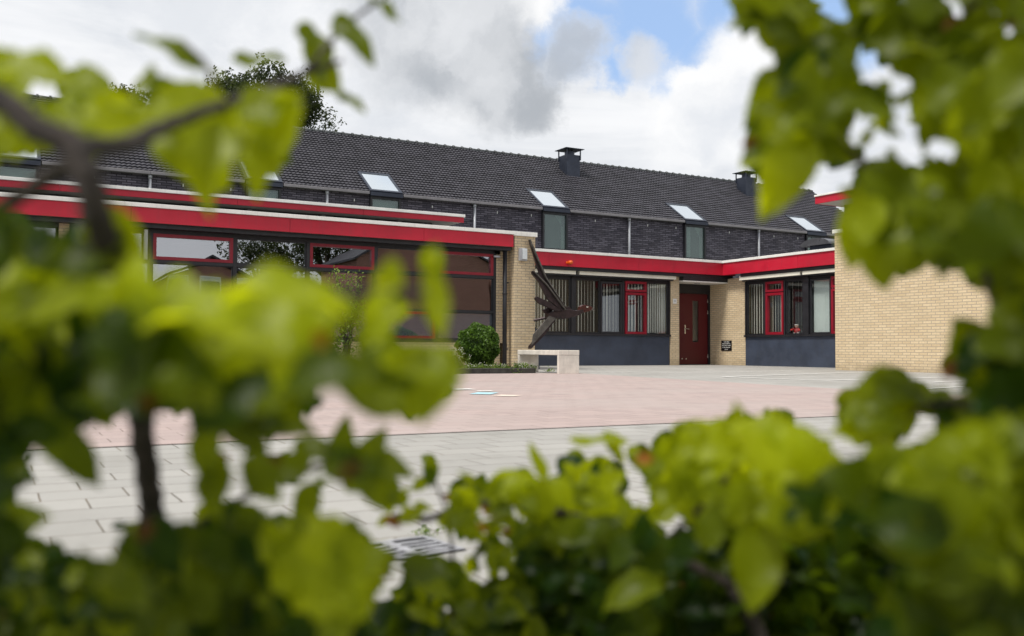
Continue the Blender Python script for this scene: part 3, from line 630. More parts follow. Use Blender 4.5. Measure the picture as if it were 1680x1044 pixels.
# ------------------------------------------------------------------ terrace houses behind
YB = 28.0; ZG = 5.42; RUN = 4.0; RISE = 2.72; PITCHX = .135; NR = 25
sl = math.hypot(RUN+.12, RISE)
houses = [(-2.7, 3.70, -.16, 'leftmost dark brick terrace house with a roof window running into its gutter', None),
          (3.70, 8.88, 6.39, 'dark brick terrace house second from left, rising behind the long hall roof', 5.1),
          (8.88, 14.02, 10.30, 'dark brick terrace house whose dormer stands just right of its left downpipe', None),
          (14.02, 20.45, 16.70, 'dark brick terrace house with the fully visible metal chimney on its roof', 19.75),
          (20.45, 26.91, 23.08, 'dark brick terrace house right of the visible chimney, above the school entrance', None),
          (26.91, 34.3, 29.59, 'rightmost dark brick terrace house with the gable end', 29.1)]
for x0, x1, wx, lab, chx in houses:
    h = thing('row_house', ((x0+x1)/2, YB+2, 0), lab, 'house', 'dark brick terrace houses behind the school')
    n0, n1 = round(x0/PITCHX), round(x1/PITCHX); wz0 = 3.95; ww = 1.05
    # wall with window opening
    mb = MB(); mb.box(x0, wx, YB, YB+.25, 0, ZG); mb.box(wx+ww, x1, YB, YB+.25, 0, ZG); mb.box(wx, wx+ww, YB, YB+.25, 0, wz0)
    if x1 > 34: mb.prism([(x1-.25, YB+.25, 0), (x1-.25, YB+7.8, 0), (x1-.25, YB+7.8, ZG), (x1-.25, YB+4, ZG+RISE-.1), (x1-.25, YB+.25, ZG)], (.25, 0, 0))
    mb.build('wall', 'dark_brick', h)
    # tiled slope: wavy courses, each lapping over the one below
    mb = MB(); prof = [0, .012, .020, .020, .008]; nx = (n1-n0)*5+1
    for r in range(NR):
        a0, a1 = r/NR, (r+1)/NR
        vs = []
        for k in range(nx):
            q = k/5; x = (n0+q)*PITCHX; hgt = prof[k % 5]
            for a, lift in ((a0, 0.002), (a0, .042), (a1, .004)):
                y = YB-.12+(RUN+.12)*a; z = ZG+.02+RISE*a
                nz, ny = (RUN+.12)/sl, -RISE/sl
                lf = lift+hgt if lift > .003 else lift
                vs.append((x, y+ny*lf-(.006 if lift == .042 else 0), z+nz*lf))
        # leave out tiles under the roof window
        fs = []
        for k in range(nx-1):
            xm = (n0+(k+.5)/5)*PITCHX
            if wx-.02 < xm < wx+ww+.02 and a1 < .30: continue
            b = 3*k; fs += [(b, b+3, b+4, b+1), (b+1, b+4, b+5, b+2)]
        mb.add(vs, fs)
    mb.add([(x0, YB+RUN, ZG+RISE), (x1, YB+RUN, ZG+RISE), (x1, YB+8.1, ZG), (x0, YB+8.1, ZG)], [(0, 1, 2, 3)])
    rf = mb.build('roof', 'tile', h)
    mb = MB(); x = n0*PITCHX
    while x < x1-.05:
        x2 = min(x+.36, x1); mb.tube([(x, YB+RUN, ZG+RISE+.02), (x2+.02, YB+RUN, ZG+RISE+.02)], [.095, .08], 8); mb.tube([(x-.01, YB+RUN, ZG+RISE+.03), (x+.05, YB+RUN, ZG+RISE+.03)], .108, 8); x = x2
    mb.build('ridge_tiles', 'ridge', rf, smooth=True)
    mb = MB(); 
    for a, b in ((x0, wx-.06), (wx+ww+.06, x1)):
        if b > a: mb.box(a, b, YB-.20, YB-.05, ZG-.06, ZG+.035).box(a, b, YB-.05, YB+.02, ZG-.05, ZG)
    mb.build('gutter', 'gutter', h, bevel=.015)
    mb = MB(); mb.tube([(x1, YB-.09, 3.0), (x1, YB-.09, ZG-.05)], .045, 10); mb.tube([(x1, YB-.09, ZG-.16), (x1, YB-.09, ZG-.05)], .06, 10); mb.tube([(x1, YB-.09, 4.1), (x1, YB-.09, 4.13)], .055, 10)
    if x1 < 34: mb.build('downpipe', 'zinc', h, smooth=True)
    # corner window: upright light with a sloping light above it
    fw = .07; mb = MB()
    mb.box(wx, wx+ww, YB-.10, YB+.02, wz0, wz0+fw+.02); mb.box(wx, wx+fw, YB-.10, YB+.02, wz0+fw+.02, ZG); mb.box(wx+ww-fw, wx+ww, YB-.10, YB+.02, wz0+fw+.02, ZG)
    mb.box(wx+fw, wx+ww-fw, YB-.10, YB+.02, ZG-.17, ZG)
    w = mb.build('window', 'dark_frame', h)
    MB().box(wx+fw, wx+ww-fw, YB-.045, YB-.035, wz0+fw+.02, ZG-.17).build('pane', 'glass_house', w)
    mb = MB()
    if wx > 20: mb.box(wx+.09, wx+.42, YB+.08, YB+.10, wz0+.1, ZG-.2)
    if wx > 12: mb.box(wx+ww-.20, wx+ww-.08, YB+.05, YB+.07, wz0+.1, ZG-.2); mb.prism([(wx+ww-.45, YB+.05, ZG-.18), (wx+ww-.08, YB+.05, ZG-.18), (wx+ww-.08, YB+.05, ZG-.62), (wx+ww-.2, YB+.05, ZG-.5)], (0, .015, 0))
    else: mb.box(wx+.1, wx+ww-.1, YB+.12, YB+.14, wz0+.1, ZG-.2)
    mb.build('curtain', 'curtain', w)
    s0, s1 = .0, .30
    def sp(x, a, lift): return (x, YB-.12+(RUN+.12)*a-RISE/sl*lift, ZG+.02+RISE*a+(RUN+.12)/sl*lift)
    mb = MB(); lift0, lift1 = .0, .07
    for xa, xb, aa, ab in ((wx-.03, wx+.055, s0, s1), (wx+ww-.055, wx+ww+.03, s0, s1), (wx+.055, wx+ww-.055, s0, .022), (wx+.055, wx+ww-.055, .275, s1)):
        q = [sp(xa, aa, lift0), sp(xb, aa, lift0), sp(xb, ab, lift0), sp(xa, ab, lift0)]; u = [sp(xa, aa, lift1), sp(xb, aa, lift1), sp(xb, ab, lift1), sp(xa, ab, lift1)]
        mb.add(q+u, [(0,3,2,1),(4,5,6,7),(0,1,5,4),(1,2,6,5),(2,3,7,6),(3,0,4,7)])
    mb.box(wx-.03, wx+ww+.03, YB-.2, YB-.101, ZG-.09, ZG+.03)
    rw = mb.build('roof_window', 'flue', h)
    MB().add([sp(wx+.055, .022, .055), sp(wx+ww-.055, .022, .055), sp(wx+ww-.055, .275, .055), sp(wx+.055, .275, .055)], [(0, 1, 2, 3)]).build('pane', 'glass_sky', rw)
    mb = MB()
    mb.box(x0+.1, x1-.1, YB+3.2, YB+3.3, 0, ZG); mb.build('interior_wall', 'interior', h)
    # little vent tiles and fixings under the gutter
    mb = MB()
    xx = x0+.9
    while xx < x1-.3:
        if not wx-.2 < xx < wx+ww+.2: mb.box(xx, xx+.025, YB-.02, YB, ZG-.30, ZG-.22)
        xx += 1.35
    mb.build('wall_clips', 'letter', h)
    if chx:
        cy = YB+2.95; cz = ZG+RISE*.70; zt = ZG+RISE+.02; cw = .30
        mb = MB(); mb.box(chx-cw, chx+cw, cy-cw, cy+cw, cz-.35, zt)
        ch = mb.build('chimney', 'flue', h, bevel=.01)
        mb = MB()
        for a in (-1, 1):
            for b in (-1, 1): mb.box(chx+a*(cw+.01)-.02, chx+a*(cw+.01)+.02, cy+b*(cw+.01)-.02, cy+b*(cw+.01)+.02, zt-.2, zt+.22)
        mb.tube([(chx, cy, zt), (chx, cy, zt+.16)], .2, 14); mb.build('flue_posts', 'flue', ch)
        mb = MB(); k = cw+.13; z = zt+.22
        mb.add([(chx-k, cy-k, z), (chx+k, cy-k, z), (chx+k, cy+k, z), (chx-k, cy+k, z), (chx-k, cy-k, z+.02), (chx+k, cy-k, z+.02), (chx+k, cy+k, z+.02), (chx-k, cy+k, z+.02), (chx, cy, z+.11)],
               [(0,3,2,1),(0,1,5,4),(1,2,6,5),(2,3,7,6),(3,0,4,7),(4,5,8),(5,6,8),(6,7,8),(7,4,8)]); mb.build('rain_cap', 'flue', ch)
# ------------------------------------------------------------------ trees
def tree(px, py, Y, r, h, label, n=5200, ls=(.10, .22), m='leaf_tree', X=None, sq=(1, 1, .8), name='deciduous_tree'):
    c = at(px, py, Y=Y) if X is None else Vector((X, Y, h))
    t = thing(name, (c.x, c.y, 0), label, 'tree', 'trees beyond the houses' if Y > 0 else 'trees across the schoolyard')
    top = c.z; st = MB(); st.tube([(c.x, c.y, 0), (c.x+.1, c.y, top*.5), (c.x, c.y, top)], [r*.09, r*.06, r*.02], 10)
    P = []; T = []
    for i in range(16):
        a = nrs.uniform(0, 2*math.pi); el = nrs.uniform(-.5, 1.3); q = nrs.uniform(.35, .8)
        e = np.array([c.x+math.cos(a)*math.cos(el)*r*q, c.y+math.sin(a)*math.cos(el)*r*q, c.z+math.sin(el)*r*q*sq[2]])
        st.tube([(c.x, c.y, max(.5, c.z-r*.7)), tuple((np.array([c.x, c.y, c.z-r*.2])+e)/2), tuple(e)], [r*.035, r*.022, r*.008], 6)
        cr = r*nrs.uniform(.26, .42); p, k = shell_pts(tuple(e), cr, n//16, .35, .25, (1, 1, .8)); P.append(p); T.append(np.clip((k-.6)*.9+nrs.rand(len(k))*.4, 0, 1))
        for _ in range(10):   # ragged outer sprays
            dv = nrs.normal(size=3); dv /= np.linalg.norm(dv); q0 = e+dv*cr*nrs.uniform(.9, 1.35)
            P.append(q0+nrs.normal(size=(9, 3))*cr*.10); T.append(nrs.rand(9))
    P = np.concatenate(P); T = np.concatenate(T)
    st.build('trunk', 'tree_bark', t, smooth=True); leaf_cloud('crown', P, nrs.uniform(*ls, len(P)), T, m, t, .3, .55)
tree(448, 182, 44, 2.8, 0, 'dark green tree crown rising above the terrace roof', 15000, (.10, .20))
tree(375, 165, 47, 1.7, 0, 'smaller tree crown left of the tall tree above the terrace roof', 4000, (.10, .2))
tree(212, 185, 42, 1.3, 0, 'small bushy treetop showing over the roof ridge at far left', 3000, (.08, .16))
# what the hall windows mirror: brown brick houses and trees across the yard
def gable_house(x0, x1, y, hw, hr, label):
    t = thing('brick_house', ((x0+x1)/2, y-4, 0), label, 'house', 'brown brick houses across the schoolyard')
    mb = MB().box(x0, x1, y-8, y, 0, hw); xm = (x0+x1)/2
    mb.prism([(x0, y, hw), (x1, y, hw), (xm, y, hr)], (0, -8, 0)); mb.build('wall', 'brown_brick', t)
    for s in (-1, 1):
        xe = x0-.3 if s < 0 else x1+.3; ze = hw-.15
        MB().prism([(xe, y+.3, ze), (xm, y+.3, hr+.15), (xm, y+.3, hr+.3), (xe, y+.3, ze+.15)], (0, -8.6, 0)).build('roof', 'tile', t)
    for zz in ((1.0, 3.6) if x0 < 20 else ()):
        for k in range(3):
            xa = x0+(x1-x0)*(.14+.27*k); w = MB().box(xa, xa+(x1-x0)*.17, y, y+.05, zz, zz+1.3).build('window', 'letter', t)
            MB().box(xa+.08, xa+(x1-x0)*.17-.08, y+.051, y+.06, zz+.08, zz+1.22).build('pane', 'glass_low', w)
for x0, x1, hw, hr, lb in ((-4, 4.5, 4.2, 6.4, 'brown brick gabled house at the left across the yard'), (8, 15, 4.3, 5.9, 'low brown brick gabled house across the yard between two trees'),
                       (21, 31, 6.6, 9.2, 'tall brown brick house across the yard'), (32, 44, 6.4, 9.0, 'wide brown brick house at the right across the yard')):
    gable_house(x0, x1, -22, hw, hr, lb)
for X, z, r, lb in ((17.8, 4.6, 3.1, 'broad dark tree between the brick houses across the yard'), (6.2, 4.0, 2.3, 'smaller tree beside the low brick house across the yard'), (22.5, 5.6, 2.6, 'tree behind the tall brick house across the yard')):
    tree(0, 0, -34, r*1.2, z*1.35+.6, lb, 3200, (.16, .3), X=X)
tree(0, 0, -34, 3, 8.4, 'tree behind the wide brick house across the yard', 3000, (.16, .3), X=27.5)

# ------------------------------------------------------------------ hedge the photographer looks through
def inside(poly, x, y):
    c = np.zeros(np.shape(x), bool); n = len(poly)
    for i in range(n):
        x0, y0 = poly[i]; x1, y1 = poly[(i+1) % n]
        if y0 == y1: continue
        c ^= ((y0 > y) != (y1 > y)) & (x < (x1-x0)*(y-y0)/(y1-y0)+x0)
    return c
GS = 8; gx, gy = np.meshgrid(np.arange(-160, 1850, GS)+.5*GS, np.arange(-160, 1210, GS)+.5*GS)
def disc(x, y, r, k=1.): return [(x+r*math.cos(a), y+r*k*math.sin(a)) for a in np.linspace(0, 2*math.pi, 12, endpoint=False)]
AREAS = {
 'left': dict(
  inn=[[(-160,120),(60,96),(130,118),(185,150),(250,165),(320,172),(400,160),(455,165),(472,200),(480,250),(455,300),(425,262),(400,230),(372,262),(362,322),(335,330),(300,268),(268,200),(200,236),(100,250),(0,262),(-160,300)],
       [(-160,330),(30,345),(90,395),(150,345),(235,410),(240,462),(300,482),(370,478),(430,450),(475,440),(530,455),(560,480),(552,512),(572,560),(600,490),(640,455),(668,420),(712,402),(738,440),(735,520),(700,545),(700,575),(752,590),(735,650),(690,688),(640,682),(560,662),(470,690),(430,740),(365,775),(330,735),(310,680),(225,672),(150,700),(110,722),(-160,745)],
       [(-160,835),(0,830),(60,885),(120,905),(180,935),(240,905),(290,866),(380,858),(430,800),(500,858),(560,850),(625,890),(650,930),(612,1000),(600,1210),(-160,1210)],
       [(-160,745),(60,735),(45,790),(-20,850),(-160,860)],
       [(330,735),(368,790),(440,860),(340,880),(352,800)],
       [(430,740),(470,745),(500,790),(545,740),(600,735),(650,770),(640,790),(580,790),(520,830),(470,800),(440,790),(420,765)],
       [(130,905),(200,850),(330,860),(350,880),(230,940)]],
  out=[disc(70,148,34,.55), disc(208,222,26,.7), disc(110,225,22,.6), disc(120,380,26,.7), disc(66,672,22,.8), [(505,622),(600,617),(650,640),(648,664),(600,668),(548,655),(500,640)],
       disc(392,718,30,.6), disc(400,785,30,1.1), disc(455,820,42,.6), disc(560,815,34,.75), disc(180,895,36,.7), disc(690,560,22,.5), [(455,300),(470,300),(470,330),(420,330)], [(664,455),(690,425),(696,545),(706,575),(672,590),(655,560)], [(562,455),(600,450),(602,520),(606,560),(570,590),(540,562)], disc(600,470,16), disc(735,450,12,3), disc(600,590,16,.6), disc(470,165,20,.7)]),
 'bottom': dict(
  inn=[[(600,1210),(640,960),(700,905),(752,925),(800,985),(842,960),(850,900),(880,830),(902,790),(930,745),(975,716),(1030,720),(1062,738),(1078,705),(1128,690),(1185,696),(1200,655),(1222,682),(1270,662),(1312,680),(1300,712),(1345,712),(1368,752),(1385,772),(1430,765),(1480,735),(1560,700),(1850,640),(1850,1210)],
       [(690,748),(725,745),(722,790),(700,800)], [(735,790),(790,780),(850,768),(892,775),(880,830),(860,860),(840,820),(800,870),(760,900),(745,850)],
       [(640,1210),(650,1000),(720,950),(800,1210)]],
  out=[disc(982,742,34,.4), disc(1050,812,26,.75), disc(816,905,30,1.3), disc(800,845,26,.6), disc(720,1010,20,1.2), disc(1030,770,12)]),
 'right': dict(
  inn=[[(1215,-160),(1200,25),(1232,58),(1292,66),(1284,105),(1240,150),(1226,180),(1250,202),(1216,232),(1216,268),(1238,282),(1262,268),(1236,318),(1272,338),(1308,315),(1330,262),(1415,290),(1400,330),(1392,385),(1430,442),(1480,455),(1530,425),(1570,455),(1620,478),(1650,520),(1640,560),(1850,600),(1850,-160)],
       [(1368,700),(1388,642),(1450,604),(1520,628),(1560,575),(1620,535),(1660,500),(1850,450),(1850,720),(1560,712),(1500,720),(1440,748),(1412,716)]],
  out=[[(1318,-160),(1402,-160),(1404,18),(1345,48)], disc(1425,112,25), disc(1418,90,16), disc(1475,136,25), disc(1482,178,16), disc(1400,212,25), disc(1418,186,17), disc(1438,250,25), disc(1488,238,32), disc(1512,262,20), disc(1548,250,17), disc(1572,240,19), disc(1482,210,18), disc(1290,224,17,.9),
       disc(1650,74,17), disc(1642,22,17), disc(1560,8,35,.5), disc(1475,6,24,.6), disc(1612,32,17,.6), disc(1350,85,9,2), disc(1570,400,18,.8), disc(1560,640,36,.45), disc(1610,615,18,.6), [(1442,742),(1540,674),(1562,680),(1480,748)], disc(1628,600,18,.6)]),
}
DENS = 1.0
TONEZ = [  # leaf tone, dark to yellow: leaf age with light and shade painted in
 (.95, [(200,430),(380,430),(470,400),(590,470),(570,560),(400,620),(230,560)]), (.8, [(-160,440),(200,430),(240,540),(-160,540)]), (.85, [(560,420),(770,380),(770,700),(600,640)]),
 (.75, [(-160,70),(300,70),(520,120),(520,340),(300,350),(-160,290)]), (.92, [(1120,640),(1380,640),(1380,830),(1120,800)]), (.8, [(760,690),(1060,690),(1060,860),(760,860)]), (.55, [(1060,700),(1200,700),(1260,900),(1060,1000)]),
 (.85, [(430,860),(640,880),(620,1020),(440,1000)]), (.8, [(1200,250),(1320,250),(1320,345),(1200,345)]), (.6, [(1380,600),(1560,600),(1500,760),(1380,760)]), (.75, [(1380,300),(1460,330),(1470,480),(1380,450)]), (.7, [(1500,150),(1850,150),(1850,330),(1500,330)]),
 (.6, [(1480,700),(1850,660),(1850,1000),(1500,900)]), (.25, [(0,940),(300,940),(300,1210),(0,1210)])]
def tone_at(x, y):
    if y > 885 and 1070 < x < 1460: return 0.  # the hollow's shade is painted in as the darkest leaf tone
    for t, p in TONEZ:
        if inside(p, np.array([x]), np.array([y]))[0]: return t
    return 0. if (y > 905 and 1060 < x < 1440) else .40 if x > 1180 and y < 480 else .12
def leaf_mesh(P, d, n, L, Wd, tone, seed, ns=19):
    """one ovate leaf with a midrib fold, drooping tip, wavy and toothed margin; returns verts, faces"""
    rs = random.Random(seed); w = d.cross(n).normalized(); n = w.cross(d).normalized()
    vs = []; bend = rs.uniform(-.3, .9); fold = rs.uniform(.0, .55); wav = rs.uniform(.03, .10); ph = rs.uniform(0, 6); tw = rs.uniform(-1, 1); asym = rs.uniform(-.15, .15)
    for i in range(ns):
        u = i/(ns-1); wd = Wd*.5*(math.sin(math.pi*min(1, u*1.02)**.82)**.75)*(1-.18*u) if 0 < i < ns-1 else .0006
        wd *= 1+.10*(i % 2); q = P+d*(L*(u-.5))-n*(L*bend*(u-.5)**2)
        for k in (-1, -.55, 0, .55, 1):
            ww = wd*k*(1+asym*k); a = tw*(u-.5)
            ez = abs(k)*fold*wd+(.020*L*math.sin(34*(u-.22*abs(k))) if ns > 12 else 0)*(1-abs(k)*.3)*(k != 0)+wav*L*math.sin(u*9+ph+(k > 0)*1.7)*abs(k)**1.5
            vs.append(q+(w*math.cos(a)+n*math.sin(a))*ww+n*ez)
    fs = [(i*5+k, i*5+k+1, i*5+5+k+1, i*5+5+k) for i in range(ns-1) for k in range(4)]
    return vs, fs
class Foliage:
    def __init__(s): s.mb = MB(); s.t = []; s.i = 0
    def leaf(s, px, py, D, th, L, asp=.68, tilt=None, tone=.5):
        """leaf at depth D seen near pixel px,py; th = direction of its tip in the picture plane, tilt leans its face up"""
        s.i += 1; rs = random.Random(s.i*7+3)
        P = at(px, py, D=D); d = (CR*math.cos(th)-CU*math.sin(th)+CF*rs.uniform(-.35, .35)).normalized()
        tl = rs.uniform(.1, .95) if tilt is None else tilt
        n = (-CF*math.cos(tl)+CU*math.sin(tl)+CR*rs.uniform(-.3, .3))
        v, f = leaf_mesh(P, d, n, L, L*asp, tone, s.i); s.mb.cur = 1 if rs.random() < .12 and L < .019 else 0; s.mb.add(v, f); s.t += [tone]*len(v)
    def loose(s, P, L, tone, up=1.):
        s.i += 1; rs = random.Random(s.i*5+1); d = Vector([rs.gauss(0, 1), rs.gauss(0, 1), rs.gauss(-.3, .6)]).normalized(); n = Vector((rs.gauss(0, .5), rs.gauss(0, .5), up))
        v, f = leaf_mesh(Vector(P), d, n, L, L*.68, tone, s.i, 9); s.mb.add(v, f); s.t += [tone]*len(v)
def fill(fo, area, dfun, layers, seed, tries=5200, okn=10, dark=1.):  # dark lowers the leaf tone: shade painted into the back layers
    tries = int(tries*1.3)
    A = AREAS[area]; mask = np.zeros(gx.shape, bool)
    for p in A['inn']: mask |= inside(p, gx, gy)
    for p in A['out']: mask &= ~inside(p, gx, gy)
    cov = np.zeros(gx.shape, np.int16); rs = random.Random(seed); cells = np.argwhere(mask)
    Hh, Ww = mask.shape
    for k in range(tries):
        need = layers
        j, i = cells[rs.randrange(len(cells))]
        if cov[j, i] >= need: continue
        px = -160+(i+rs.random())*GS; py = -160+(j+rs.random())*GS; D = dfun(px, py)*rs.uniform(.9, 1.15)
        small = k > tries*.55
        L = rs.uniform(.028, .048)*(.62 if small else 1)*(1 if k < tries*.75 else .6)*rs.uniform(.8, 1.05)*(.78 if py > 840 and px < 640 else 1); th = rs.uniform(0, 2*math.pi); lp = L*F/D*.5; wp = lp*.58
        ok = 0; pts = []
        for u, v in ((0,0),(.5,0),(.95,0),(-.5,0),(-.9,0),(0,.9),(0,-.9),(.5,.7),(.5,-.7),(-.5,.75),(-.5,-.75)):
            x = px+math.cos(th)*u*lp-math.sin(th)*v*wp; y = py+math.sin(th)*u*lp+math.cos(th)*v*wp
            a, b = int((y+160)//GS), int((x+160)//GS)
            if 0 <= a < Hh and 0 <= b < Ww:
                ok += mask[a, b]
            else: ok += 1
        if ok < okn+(1 if small and okn < 11 else 0): continue
        for a in np.arange(-.85, .9, GS/lp*.7):
            for b in np.arange(-.8, .85, GS/wp*.7):
                if a*a+b*b < .75:
                    x = px+math.cos(th)*a*lp-math.sin(th)*b*wp; y = py+math.sin(th)*a*lp+math.cos(th)*b*wp
                    ia, ib = int((y+160)//GS), int((x+160)//GS)
                    if 0 <= ia < Hh and 0 <= ib < Ww: cov[ia, ib] += 1
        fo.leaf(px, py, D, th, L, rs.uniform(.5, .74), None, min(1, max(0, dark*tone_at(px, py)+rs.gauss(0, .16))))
    return mask
def branch(st, pts, r, wob=.08):
    first = not st.v; main = st; st = st if first else MB()
    """pts: (px, py, depth); smooth tube through them, tapering from r[0] to r[1]"""
    P = [at(x, y, D=D) for x, y, D in pts]; Q = []
    for i in range(len(P)-1):
        p0, p1, p2, p3 = P[max(i-1, 0)], P[i], P[i+1], P[min(i+2, len(P)-1)]
        for k in range(6):
            t = k/6; Q.append(.5*((2*p1)+(p2-p0)*t+(2*p0-5*p1+4*p2-p3)*t*t+(3*p1-p0-3*p2+p3)*t**3))
    Q.append(P[-1]); n = len(Q)
    st.tube(Q, [(r[0]+(r[1]-r[0])*i/(n-1))*(1+.10*math.sin(i*2.3)) for i in range(n)], 10, wob)
    if not first: st.build('branch', 'bark', main.owner, smooth=True)
D2R = math.radians
# --- left shrub
base = at(245, 1100, D=.62); t = thing('hedge_shrub', (base.x, base.y, 0), 'blurred leafy shrub filling the left side, with a thick forked grey brown stem', 'shrub', 'hedge shrubs close to the camera')
fo = Foliage()
for a in [ # px,py,D,deg,L,asp,tilt,tone
 (45,122,.47,8,.048,.6,.7,.85),(148,140,.5,15,.034,.7,.8,.6),(292,92,.52,27,.052,.3,.9,.35),(235,140,.52,110,.028,.45,.7,.5),(285,150,.52,-15,.036,.6,.6,.35),(345,270,.48,95,.052,.55,.3,.85),
 (425,97,.6,-8,.034,.5,.7,.35),(520,95,.62,80,.040,.55,.4,.3),(535,130,.62,40,.030,.8,.3,.5),(582,62,.62,50,.046,.42,.6,.25),(632,14,.64,40,.030,.3,.6,.25),(575,166,.62,32,.026,.35,.6,.3),(440,180,.5,-20,.04,.7,.5,.55),(462,215,.5,120,.04,.7,.5,.75),
 (415,262,.5,80,.04,.6,.4,.8),(330,190,.5,30,.05,.7,.4,.9),(300,250,.5,60,.04,.7,.4,.6),(505,60,.6,60,.02,.7,.3,.3),
 (345,522,.36,5,.055,.55,1.1,1.),(480,480,.36,12,.05,.5,1.1,1.),(250,510,.38,175,.05,.6,1.0,.9),(110,490,.4,-10,.058,.6,1.0,.85),(430,560,.38,20,.055,.7,.8,.85),(300,600,.4,60,.05,.7,.4,.4),
 (625,535,.42,150,.034,.6,.7,.85),(638,475,.42,100,.028,.5,.4,.8),(708,428,.42,-80,.015,.7,.2,.8),(716,500,.42,80,.036,.36,.3,.75),(700,600,.42,20,.036,.7,.8,.8),(712,632,.42,110,.038,.6,.4,.6),(650,610,.44,30,.036,.6,.5,.3),(640,660,.46,10,.034,.5,.4,.25),(590,630,.44,60,.036,.6,.4,.3),(620,655,.42,200,.03,.5,.5,.5),
 (200,400,.42,60,.046,.5,.5,.8),(540,492,.4,15,.024,.5,.9,1.),(550,945,.5,-35,.052,.48,.8,.85),(490,905,.5,-15,.042,.45,.9,.75),(585,985,.52,-60,.04,.5,.6,.6),(345,740,.5,95,.05,.4,.2,.4),(560,735,.6,-80,.045,.5,.2,.3),(600,755,.6,-60,.05,.5,.3,.35),(30,860,.5,-10,.05,.5,.6,.4),(430,790,.5,60,.034,.6,.4,.3),(470,770,.55,160,.034,.6,.6,.35),(640,765,.6,20,.034,.6,.7,.4),(610,800,.6,60,.034,.6,.6,.45),(520,740,.6,10,.036,.5,.5,.3),(500,830,.6,110,.034,.6,.6,.4),(355,800,.5,85,.04,.5,.4,.4),(120,740,.5,60,.05,.5,.3,.2),(390,690,.48,50,.05,.5,.4,.3),(460,690,.5,20,.045,.5,.4,.35)]:
    fo.leaf(a[0], a[1], a[2], D2R(a[3]), a[4], a[5], a[6], a[7])
ld = lambda x, y: .42+.10*(y < 340)+.12*max(0, (y-700)/300)+.06*math.sin(x*.02)
fill(fo, 'left', ld, int(3*DENS), 3, 9000, 10)
bk = lambda x, y: .70+.1*math.sin(x*.03)
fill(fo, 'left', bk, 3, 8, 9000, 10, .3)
st = MB(); st.owner = t
branch(st, [(-140,120,.40),(0,165,.40),(60,212,.40),(118,238,.40),(146,300,.40),(166,380,.41),(200,455,.44),(228,560,.50),(232,700,.57),(245,800,.6),(252,900,.62),(258,1300,.64)], (.0056, .0080))
branch(st, [(118,238,.40),(200,238,.43),(260,212,.46),(330,185,.48),(430,150,.55),(500,120,.6),(560,100,.62)], (.005, .0015))
branch(st, [(-140,420,.5),(20,330,.48),(80,290,.47),(140,262,.48)], (.003, .005)); branch(st, [(330,185,.5),(345,120,.52),(300,70,.52)], (.002, .001)); branch(st, [(500,120,.6),(570,40,.63),(640,-10,.65)], (.002, .001))
branch(st, [(240,620,.5),(380,540,.45),(500,500,.42),(600,480,.42),(700,480,.42)], (.004, .0015)); branch(st, [(250,900,.62),(330,860,.62),(430,800,.63),(520,765,.64),(600,745,.64)], (.003, .0015))
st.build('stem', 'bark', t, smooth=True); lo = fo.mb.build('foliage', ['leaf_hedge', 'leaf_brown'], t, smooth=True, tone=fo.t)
# --- low hedge across the bottom
base = at(1150, 1400, D=.8); t = thing('hedge_shrub', (base.x, base.y, 0), 'blurred low hedge along the bottom with a dark shaded hollow', 'shrub', 'hedge shrubs close to the camera')
fo = Foliage()
for a in [(708,772,.85,80,.026,.6,.3,.35),(845,790,.8,-8,.046,.5,.9,1.),(883,757,.8,-115,.036,.35,.3,.8),(980,722,.8,-5,.05,.3,1.0,.95),(1010,735,.8,60,.035,.35,.5,.85),(1110,735,.7,-80,.040,.75,.2,.45),(1150,720,.7,60,.036,.7,.6,.7),(1210,700,.6,-100,.036,.55,.3,.7),
 (1265,735,.55,30,.056,.75,.8,1.),(1190,740,.6,170,.04,.7,.8,.95),(1330,745,.6,70,.04,.6,.5,.8),(1240,930,.6,100,.06,.6,.4,.55),(1300,860,.6,10,.05,.7,.6,.6),(700,940,.7,10,.046,.6,.9,.2),(905,880,.8,60,.04,.6,.5,.5),(1000,830,.8,200,.045,.6,.9,.75),(1600,760,.5,-20,.06,.7,.7,.7),(1480,770,.55,0,.055,.6,.8,.6),
 (1590,1010,.5,160,.06,.6,.7,.35),(1640,880,.5,60,.07,.7,.6,.5),(770,930,.85,90,.022,.5,.2,.9),(750,830,.82,70,.028,.5,.4,.8),(1460,850,.55,60,.034,.6,.5,.3)]:
    fo.leaf(a[0], a[1], a[2], D2R(a[3]), a[4], a[5], a[6], a[7])
# hollow: no front leaves here
AREAS['bottom']['out'] += [disc(1110,860,22)]
rt = random.Random(9)
for _ in range(46):
    x = rt.uniform(625, 900); y = 842+rt.gauss(0, 26)
    if x < 752 and y > 862: y = 820+rt.gauss(0, 14)
    fo.leaf(x, y, rt.uniform(.78, .88), rt.uniform(0, 6.28), rt.uniform(.014, .028), rt.uniform(.4, .7), None, rt.uniform(.2, .9))
for _ in range(60):
    x = rt.uniform(690, 860); y = rt.uniform(870, 1060)
    if x < 775 and y < 945: continue
    fo.leaf(x, y, rt.uniform(.74, .9), rt.uniform(0, 6.28), rt.uniform(.018, .034), rt.uniform(.45, .7), None, rt.uniform(.1, .7))
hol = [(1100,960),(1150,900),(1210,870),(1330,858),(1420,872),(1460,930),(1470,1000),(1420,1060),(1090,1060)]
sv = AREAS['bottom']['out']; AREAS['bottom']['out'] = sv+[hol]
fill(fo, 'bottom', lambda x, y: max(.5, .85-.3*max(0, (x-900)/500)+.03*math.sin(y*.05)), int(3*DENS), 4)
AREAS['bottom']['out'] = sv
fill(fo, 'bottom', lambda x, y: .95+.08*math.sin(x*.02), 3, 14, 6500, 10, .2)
rs = random.Random(77)
